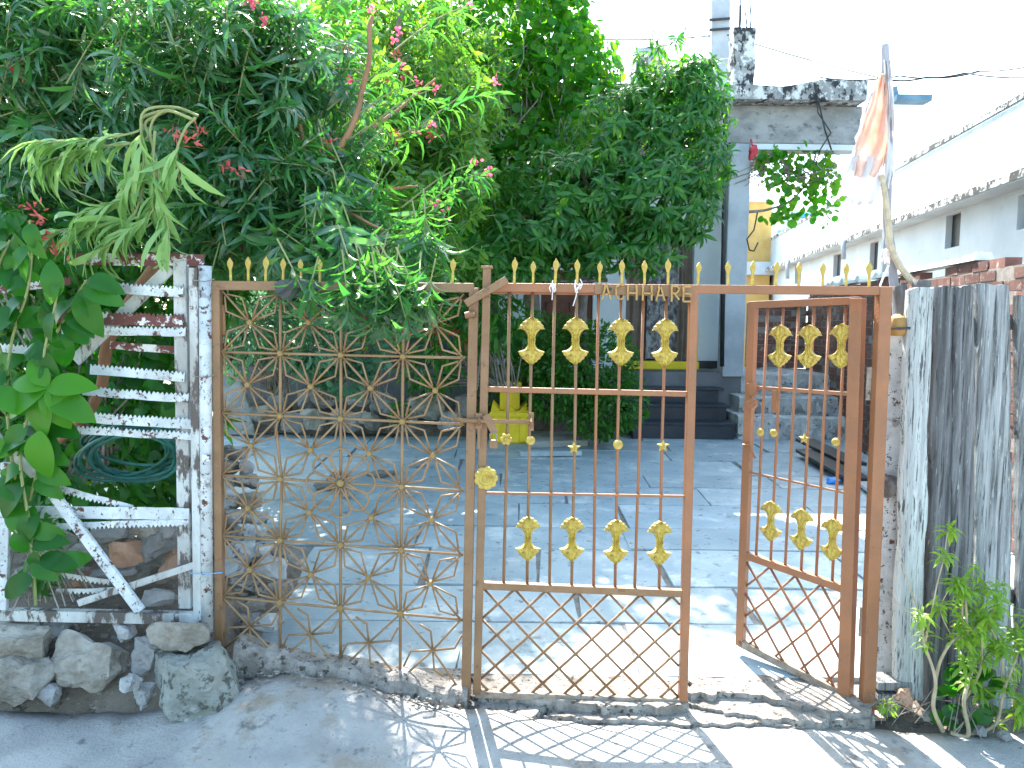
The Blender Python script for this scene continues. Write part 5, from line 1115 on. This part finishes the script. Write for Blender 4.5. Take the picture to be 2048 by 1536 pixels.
flowers(ol, [(345, 262, 2.95), (372, 276, 2.95), (398, 268, 2.95), (355, 345, 2.95), (80, 438, 2.85), (62, 412, 2.85), (100, 478, 2.83), (118, 500, 2.83), (457, 335, 3.2), (476, 340, 3.2), (35, 150, 3.6), (790, 110, 4.0), (806, 150, 4.0), (770, 160, 4.0), (690, 100, 3.9), (660, 290, 3.6), (790, 270, 3.9), (865, 270, 3.9)], redbud, 1.1, 'bud_cluster', 'bud', 14)
# --- lime green tree with drooping yellow leaves
lt = T('lime_leaf_tree', 'sunlit yellow green tree between the oleander and the vine', 'tree', W(835, 850, 8.9))
tr = MB(); limb(tr, [W(835, 850, 8.9), W(800, 600, 8.4), W(770, 400, 7.6), W(790, 200, 6.8), W(800, 20, 6.4)], .045, .02, 8); limb(tr, [W(770, 420, 5.2), W(860, 300, 5.1), W(930, 200, 5.0)], .02, .008) if False else None; limb(tr, [W(775, 460, 7.4), W(690, 340, 5.1), W(640, 200, 5.1)], .02, .008); tr.build('trunk', barkgrey, lt, smooth=True)
pts, cen = blob_points([(790, 60, 6.8, 180, 150, .4), (880, 130, 6.9, 130, 140, .4), (820, 260, 6.4, 170, 160, .4), (660, 130, 4.8, 120, 200, .4), (900, 330, 6.2, 110, 110, .35), (920, 60, 7.0, 90, 80, .3), (940, 240, 6.8, 80, 70, .3), (640, 330, 4.8, 100, 100, .3), (720, 60, 6.7, 140, 120, .4), (800, 420, 6.0, 150, 110, .45), (560, 330, 5.0, 160, 200, .4), (480, 120, 5.3, 200, 160, .4), (870, 480, 6.0, 100, 60, .3), (830, 330, 6.3, 150, 120, .4), (700, 330, 6.3, 150, 130, .4), (860, 180, 6.4, 130, 120, .4), (560, 300, 6.2, 150, 150, .4)], 1100)  # end clumps sit unseen behind the crown, added to shade the courtyard
tw = MB(); res = stems(pts, [V((RNG.normal() * .7, RNG.normal() * .5 - .2, RNG.uniform(-.4, .6))) for _ in pts], .34, 10, 2, 1.15, 1.1, 1.25, tw, first=.1); foliage(lt, LM['mid'], *res, ['lime'], keep=290); tw.build('twigs', stemg, lt, kind='stuff')
# --- vine smothering a tall tree
vt = T('vine_covered_tree', 'tall mound of climbing vine with small round leaves against the white sky', 'tree', (.3, 8.3, .3))
tr = MB(); limb(tr, [(.3, 8.6, .3), W(1060, 500, 8.6), W(1050, 250, 8.6), W(1060, 60, 8.6)], .10, .05, 10)
for q in ([W(1050, 300, 8.6), W(960, 150, 8.5), W(930, 20, 8.5)], [W(1055, 260, 8.6), W(1160, 180, 8.5), W(1220, 120, 8.5)], [W(1050, 340, 8.5), W(1120, 300, 8.3), W(1220, 280, 8.3)]): limb(tr, q, .045, .015, 8, .05)
tr.build('trunk', barkgrey, vt, smooth=True)
vb = [(1020, 60, 8.5, 130, 130, .55), (1100, 40, 8.5, 80, 110, .5), (1130, 130, 8.4, 90, 100, .5), (1200, 130, 8.4, 45, 55, .35), (1010, 200, 8.5, 130, 120, .5), (1180, 240, 8.3, 70, 100, .45), (930, 60, 8.6, 90, 120, .4), (1060, 330, 8.3, 130, 90, .45), (960, 420, 8.4, 130, 110, .4), (1150, 400, 8.4, 120, 90, .4), (1060, -80, 8.5, 170, 90, .5), (1010, 500, 8.5, 110, 80, .3), (800, 140, 7.8, 130, 130, .4), (820, 300, 7.3, 130, 110, .4), (700, 250, 7.5, 120, 160, .4), (860, 420, 7.6, 120, 90, .35)]  # closing clumps, added behind the lime tree, keep sun off the paving
pts, cen = blob_points(vb, 15000, .35); out = pts - cen; out /= np.linalg.norm(out, axis=1, keepdims=True); nrm = out + rn(len(pts)) * .6 + np.array([0, -.3, .3]); dr = rn(len(pts)) * .7 + np.array([0, -.2, -.6]); foliage(vt, LM['vine'], pts, dr, nrm, RNG.uniform(.8, 1.6, len(pts)), ['vine', 'vine', 'vine2'], keep=290)
tw = MB()
for k in range(150):
    b = vb[RNG.integers(0, len(vb))]; p = W(b[0] + RNG.normal() * b[3] * .6, b[1] + RNG.normal() * b[4] * .5, b[2] - b[5] * .6); tw.tube([p, p + V((RNG.normal() * .08, RNG.normal() * .05, -.2)), p + V((RNG.normal() * .15, RNG.normal() * .1, -.5))], .007, 4, cap=False)
tw.build('hanging_stems', barkgrey, vt, kind='stuff')
# --- mango
mg = T('mango_tree', 'mango tree with whorls of drooping glossy leaves in front of the house', 'tree', W(1180, 850, 8.3))
tr = MB(); limb(tr, [W(1180, 850, 8.3), W(1175, 760, 8.1), W(1165, 600, 7.6), W(1200, 440, 7.2), W(1290, 250, 7.4), W(1335, 130, 7.5)], .07, .02, 10)
for q in ([W(1215, 500, 7.2), W(1120, 440, 7.0), W(1040, 430, 6.9)], [W(1215, 440, 7.2), W(1320, 380, 7.1), W(1410, 320, 7.1)], [W(1210, 420, 7.2), W(1150, 330, 7.2), W(1100, 300, 7.1)], [W(1215, 560, 7.2), W(1100, 560, 7.0), W(1000, 540, 6.8)]): limb(tr, q, .022, .010, 8, .03)
tr.build('trunk', darkwood, mg, smooth=True)
mbx = [(1150, 400, 7.0, 150, 90, .5), (1290, 400, 7.0, 120, 80, .5), (1330, 260, 7.3, 110, 120, .45), (1340, 140, 7.4, 70, 65, .3), (1230, 290, 7.2, 110, 90, .4), (1080, 480, 6.9, 120, 70, .4), (1200, 470, 6.95, 110, 60, .4), (1300, 480, 7.0, 70, 50, .3), (1400, 330, 7.1, 50, 60, .35), (1000, 510, 6.9, 90, 50, .35), (1370, 420, 7.0, 50, 50, .3), (1390, 200, 7.3, 50, 80, .3)]
pts, cen = blob_points(mbx, 820, .3); out = pts - cen; dirs = [V(o).normalized() * .6 + V((RNG.normal() * .3, -.35 + RNG.normal() * .2, .55)) for o in out]
tw = MB(); res = stems(pts, dirs, .16, 5, 4, 1.15, 1.0, 1.0, tw, first=.35, rt=.006); foliage(mg, LM['mango'], *res, ['mango', 'mango2'], keep=290); tw.build('twigs', stemg, mg, kind='stuff')
# --- courtyard shrubs
def shrub(name, label, base, blobs, n, mat, tpls, S=1.0, keep=40, stem_h=None, cat='shrub', rs=1.0):
    r = T(name, label, cat, base); tw = MB()
    pts, cen = blob_points(blobs, n, .2); sel = RNG.choice(len(pts), min(30, len(pts)), replace=False)
    for i in sel: b = V(base) + V((RNG.normal() * .08, RNG.normal() * .05, 0)); e = V(pts[i]); tw.tube([b, b.lerp(e, .5) + V((RNG.normal() * .04, 0, .05)), e], [.009 * rs, .006 * rs, .003 * rs], 5, cap=False)
    tw.build('stems', barkgrey, r, kind='stuff')
    out = pts - cen; foliage(r, mat, pts, out / (np.linalg.norm(out, axis=1, keepdims=True) + 1e-6) + rn(len(pts)) * .8 + np.array([0, -.2, -.1]), rn(len(pts)) * .7 + np.array([0, -.3, .8]), RNG.uniform(.7, 1.3, len(pts)) * S, tpls, keep=keep); return r
shrub('courtyard_shrub', 'dense dark green shrub spilling over between planter and black steps', W(1190, 850, 8.0), [(1170, 730, 7.9, 110, 90, .45), (1225, 800, 7.8, 72, 65, .35), (1110, 700, 8.0, 90, 70, .4), (1195, 845, 7.8, 55, 32, .25), (1110, 790, 8.0, 60, 50, .3)], 6500, LM['shrub'], ['shrub'], 1.1)
shrub('courtyard_shrub', 'lighter green shrub behind the yellow planter', W(1040, 830, 8.7), [(1030, 720, 8.6, 75, 80, .35), (990, 790, 8.7, 50, 60, .25), (1080, 780, 8.6, 60, 60, .3), (1050, 690, 8.5, 90, 40, .3)], 4200, LM['mid'], ['shrub'], 1.0)
shrub('courtyard_shrub', 'shrub with long hanging green leaves just behind the gate latch side', W(1010, 780, 7.6), [(1010, 640, 7.4, 60, 50, .3), (960, 610, 7.6, 60, 60, .3), (900, 670, 7.8, 60, 60, .3), (860, 740, 8.3, 60, 40, .3)], 900, LM['mango'], ['mango', 'mango2'], 1.0)
shrub('bed_plant', 'bluish green bush in the bed behind the upper left stars', W(560, 790, 6.3), [(520, 640, 6.2, 70, 70, .3), (600, 680, 6.2, 70, 70, .3), (500, 600, 6.3, 60, 50, .3), (470, 690, 6.3, 50, 60, .3)], 1500, LM['blue'], ['lime', 'shrub'], 1.2)
shrub('bed_plant', 'pale round leaved plant drooping in the bed behind the second lattice bar', W(650, 800, 6.8), [(640, 700, 6.6, 60, 50, .25), (690, 750, 6.6, 50, 40, .2), (720, 700, 6.7, 50, 50, .25)], 700, LM['blue'], ['blue'], 1.9)
shrub('bed_plant', 'yellow green feathery plant behind the lattice centre', W(740, 800, 7.2), [(720, 650, 7.1, 60, 30, .2), (760, 680, 7.1, 50, 25, .2)], 420, LM['weed'], ['shrub'], 1.0)
shrub('bed_plant', 'small green weed among the border stones', W(805, 860, 8.15), [(800, 830, 8.1, 20, 24, .1)], 120, LM['shrub'], ['shrub'], 1.0, 10, cat='plant')
shrub('back_hedge', 'dark hedge filling the bed behind the star lattice, below the canopy', W(600, 720, 8.9), [(520, 560, 8.8, 130, 70, .3), (640, 580, 8.8, 120, 60, .3), (760, 560, 8.8, 110, 50, .3), (880, 580, 8.8, 90, 60, .3)], 3600, LM['shrub'], ['lime', 'shrub'], 1.3)
shrub('leafy_bush', 'shady bush inside the scrap fence behind the hose', W(200, 960, 3.7), [(200, 700, 3.7, 120, 110, .3), (280, 800, 3.7, 70, 90, .25), (120, 560, 3.7, 140, 90, .3), (300, 620, 3.8, 80, 100, .25), (60, 840, 3.7, 110, 150, .3), (50, 480, 3.5, 120, 90, .3), (200, 850, 3.8, 160, 80, .25), (150, 980, 3.7, 140, 60, .2)], 1300, LM['broad'], ['broad2', 'mango'], .7, 60)
shrub('wild_thicket', 'dark thicket filling the garden corner behind the scrap fence', W(200, 900, 5.2), [(150, 700, 5.2, 260, 160, .4), (300, 560, 5.3, 200, 120, .4), (60, 500, 5.2, 200, 160, .4), (250, 850, 5.0, 200, 80, .4), (60, 250, 5.4, 200, 220, .4), (250, 150, 5.4, 200, 220, .4), (430, 400, 5.6, 140, 180, .4), (420, 150, 5.6, 150, 200, .4), (200, 960, 4.6, 200, 90, .3), (60, 800, 4.8, 140, 200, .3)], 9500, LM['shrub'], ['mango', 'mango2', 'broad2'], 1.0, 0)
shrub('fern_weed', 'dark narrow leaved weed growing through the lower scrap fence', W(85, 1200, 2.98), [(85, 1100, 2.95, 34, 80, .06)], 46, LM['shrub'], ['lime'], 1.0, 46, cat='plant', rs=.35)
# --- porch vine
pv = T('porch_vine', 'vine hanging in a clump below the porch beam', 'vine', W(1600, 295, 9.3))
pb = [(1560, 340, 9.2, 55, 45, .2), (1620, 330, 9.2, 60, 40, .2), (1600, 400, 9.2, 55, 40, .2), (1650, 390, 9.2, 30, 60, .2), (1560, 430, 9.2, 40, 18, .15), (1540, 310, 9.2, 40, 20, .2)]
pts, cen = blob_points(pb, 340, .0); foliage(pv, LM['vine'], pts, rn(len(pts)) * .7 + np.array([0, -.2, -.6]), rn(len(pts)) * .7 + np.array([0, -.6, .4]), RNG.uniform(.9, 1.7, len(pts)), ['vine', 'vine2'], keep=120)
tw = MB(); limb(tw, [W(1496, 424, 9.2), W(1540, 418, 9.2), W(1590, 395, 9.2), W(1640, 330, 9.2), W(1660, 300, 9.3)], .018, .008, 6)
for k in range(60): p = W(RNG.uniform(1505, 1680), RNG.uniform(296, 330), 9.2 + RNG.normal() * .08); tw.tube([p, p + V((RNG.normal() * .15, 0, -.12)), p + V((RNG.normal() * .25, 0, -.3))], .006, 4, cap=False)
tw.build('woody_stems', barkgrey, pv, kind='stuff')
# --- broad-leaved plant at the left edge
bp_ = T('broad_leaf_plant', 'plant with large glossy green leaves pushing through the left fence', 'plant', W(70, 1210, 2.86))
tw = MB(); P_, D_, N_, S_ = [], [], [], []
stm = [[(70, 1210), (60, 1050), (40, 900), (85, 760), (92, 700), (120, 560)], [(60, 1050), (20, 900), (20, 700), (60, 560), (60, 440)], [(40, 900), (110, 830), (95, 775)], [(60, 1000), (90, 880), (80, 860)], [(20, 760), (-20, 600), (20, 480)], [(92, 700), (150, 600), (175, 560)], [(120, 1150), (70, 1100), (30, 1060)]]
for q in stm:
    W3 = [W(x, y, 2.88 - .03 * i) for i, (x, y) in enumerate(q)]; limb(tw, W3, .007, .004, 6, .006)
    for i in range(1, len(W3)):
        for k in range(4):
            p = W3[i - 1].lerp(W3[i], .35 + k * .2); a = RNG.random() * 6.28; P_.append(tuple(p)); D_.append((math.cos(a) * .9, -.35 + RNG.normal() * .2, math.sin(a) * .8 - .25)); N_.append((RNG.normal() * .25, -.9, .55 + RNG.normal() * .2)); S_.append(RNG.uniform(.7, 1.05) * (.75 if i > 3 else 1))
for (px, py, an, s_) in [(95, 775, 200, 1.15), (95, 775, -35, 1.0), (95, 775, 160, .8), (95, 775, 250, 1.15), (95, 775, 15, .95), (92, 775, 300, .95), (80, 862, 270, 1.05), (96, 772, 120, .7), (100, 790, -20, 1.0)]:
    a = math.radians(an); P_.append(P3(px, py, 2.76)); D_.append((math.cos(a), -.25, math.sin(a))); N_.append((0, -.85, .6)); S_.append(s_ * 1.0); BR_ = True
tw.build('stem', stemg, bp_, kind='stuff'); foliage(bp_, LM['broad'], P_[:-9], D_[:-9], N_[:-9], S_[:-9], ['broad', 'broad2'], keep=280); foliage(bp_, LM['bright'], P_[-9:], D_[-9:], N_[-9:], S_[-9:], ['broad'], keep=9)
# --- weed by the planks
wd = T('roadside_weed', 'leggy light green weed sprawling at the foot of the plank fence', 'plant', Gz(1885, 1462, -.04))
tw = MB(); heads = []
for q, r_ in [([(1885, 1462), (1868, 1420), (1872, 1365), (1850, 1290), (1845, 1240)], .009), ([(1872, 1365), (1880, 1320), (1905, 1280), (1935, 1270)], .007), ([(1850, 1290), (1862, 1230), (1885, 1120), (1896, 1065)], .004), ([(1900, 1465), (1935, 1470), (1928, 1400), (1945, 1330), (1935, 1280), (1930, 1180)], .009),
              ([(1928, 1400), (1960, 1340), (1965, 1270), (1990, 1220)], .006), ([(1945, 1330), (1925, 1250), (1925, 1190)], .005), ([(1935, 1470), (1990, 1450), (2010, 1380), (2040, 1300)], .007), ([(2010, 1380), (2000, 1300), (1975, 1240)], .005), ([(1845, 1240), (1820, 1180), (1800, 1120), (1790, 1090)], .003), ([(1845, 1240), (1810, 1220), (1785, 1200)], .003), ([(1990, 1450), (2030, 1430), (2060, 1410)], .005), ([(1905, 1280), (1880, 1220), (1905, 1170)], .003)]:
    W3 = [W(x, y, 2.80 - .02 * (i % 3)) for i, (x, y) in enumerate(q)]; limb(tw, W3, r_, r_ * .45, 7, .008)
    if r_ > .0031 or q[0] == (1905, 1280):
        for t in range(len(W3) - 2, len(W3)): heads.append((W3[t], (W3[t] - W3[t - 1]).normalized()))
tw.build('stem', stemt, wd, kind='stuff')
hp_ = [h for h in heads if W(1870, 1300, 2.8).z < h[0].z + 9]; pts = [tuple(h[0]) for h in hp_]; dirs = [h[1] for h in hp_]
ex = [(1940, 1145), (1960, 1185), (1985, 1180), (1945, 1225), (1925, 1225), (1915, 1210), (1950, 1270), (1940, 1300), (1960, 1320), (1990, 1280), (1925, 1330), (2005, 1310), (2030, 1270), (2045, 1300), (2020, 1340), (2040, 1400), (2035, 1420), (1990, 1460), (2020, 1465), (2040, 1470), (1975, 1250), (1995, 1210), (2050, 1240), (1935, 1370), (1965, 1390)]
pts += [P3(x, y, 2.78 + RNG.normal() * .04) for x, y in ex]; dirs += [V((RNG.normal() * .3, -.2, .8)) for _ in ex]
foliage(wd, LM['weed'], *stems(pts, dirs, .07, 5, 5, 1.15, .4, 1.05, None, first=.2), ['weed'], keep=300)
shrub('heart_leaf_creeper', 'dark heart leaved creeper low behind the roadside weed', Gz(1930, 1450, -.04), [(1920, 1400, 2.86, 40, 50, .04), (1960, 1380, 2.86, 30, 40, .04)], 40, LM['broad'], ['vine'], .8, 40, cat='plant', rs=.25)
shrub('tiny_weed', 'tiny weed tuft at the foot of the orange gate post', Gz(1775, 1425, -.04), [(1775, 1412, 2.88, 12, 9, .03)], 26, LM['weed'], ['weed'], .6, 26, cat='plant', rs=.12)
# fallen leaves
for i, (px, py, m_, lab) in enumerate([(636, 1414, 'weed', 'yellow fallen leaf on the lane below the lattice'), (665, 1428, 'shrub', 'green fallen leaf near the yellow one on the lane'), (822, 1470, 'shrub', 'crumpled green leaf on the sunlit lane left of the post shadow'), (105, 1405, 'shrub', 'green leaf in the dust under the left stones'), (150, 1402, 'shrub', 'small green leaf in the dust near the soil covered stone')]):
    g = Gz(px, py, -.052); tv, tf = TPL['shrub']; mb = MB(); R3 = Matrix.Rotation(i * 1.3 + 1.2, 3, 'Z'); mb.add([R3 @ V(a) * .8 + g + V((0, 0, .008)) for a in tv], [tuple(int(x) for x in f) for f in tf]); mb.build('fallen_leaf', LM[m_], label=lab, cat='leaf')
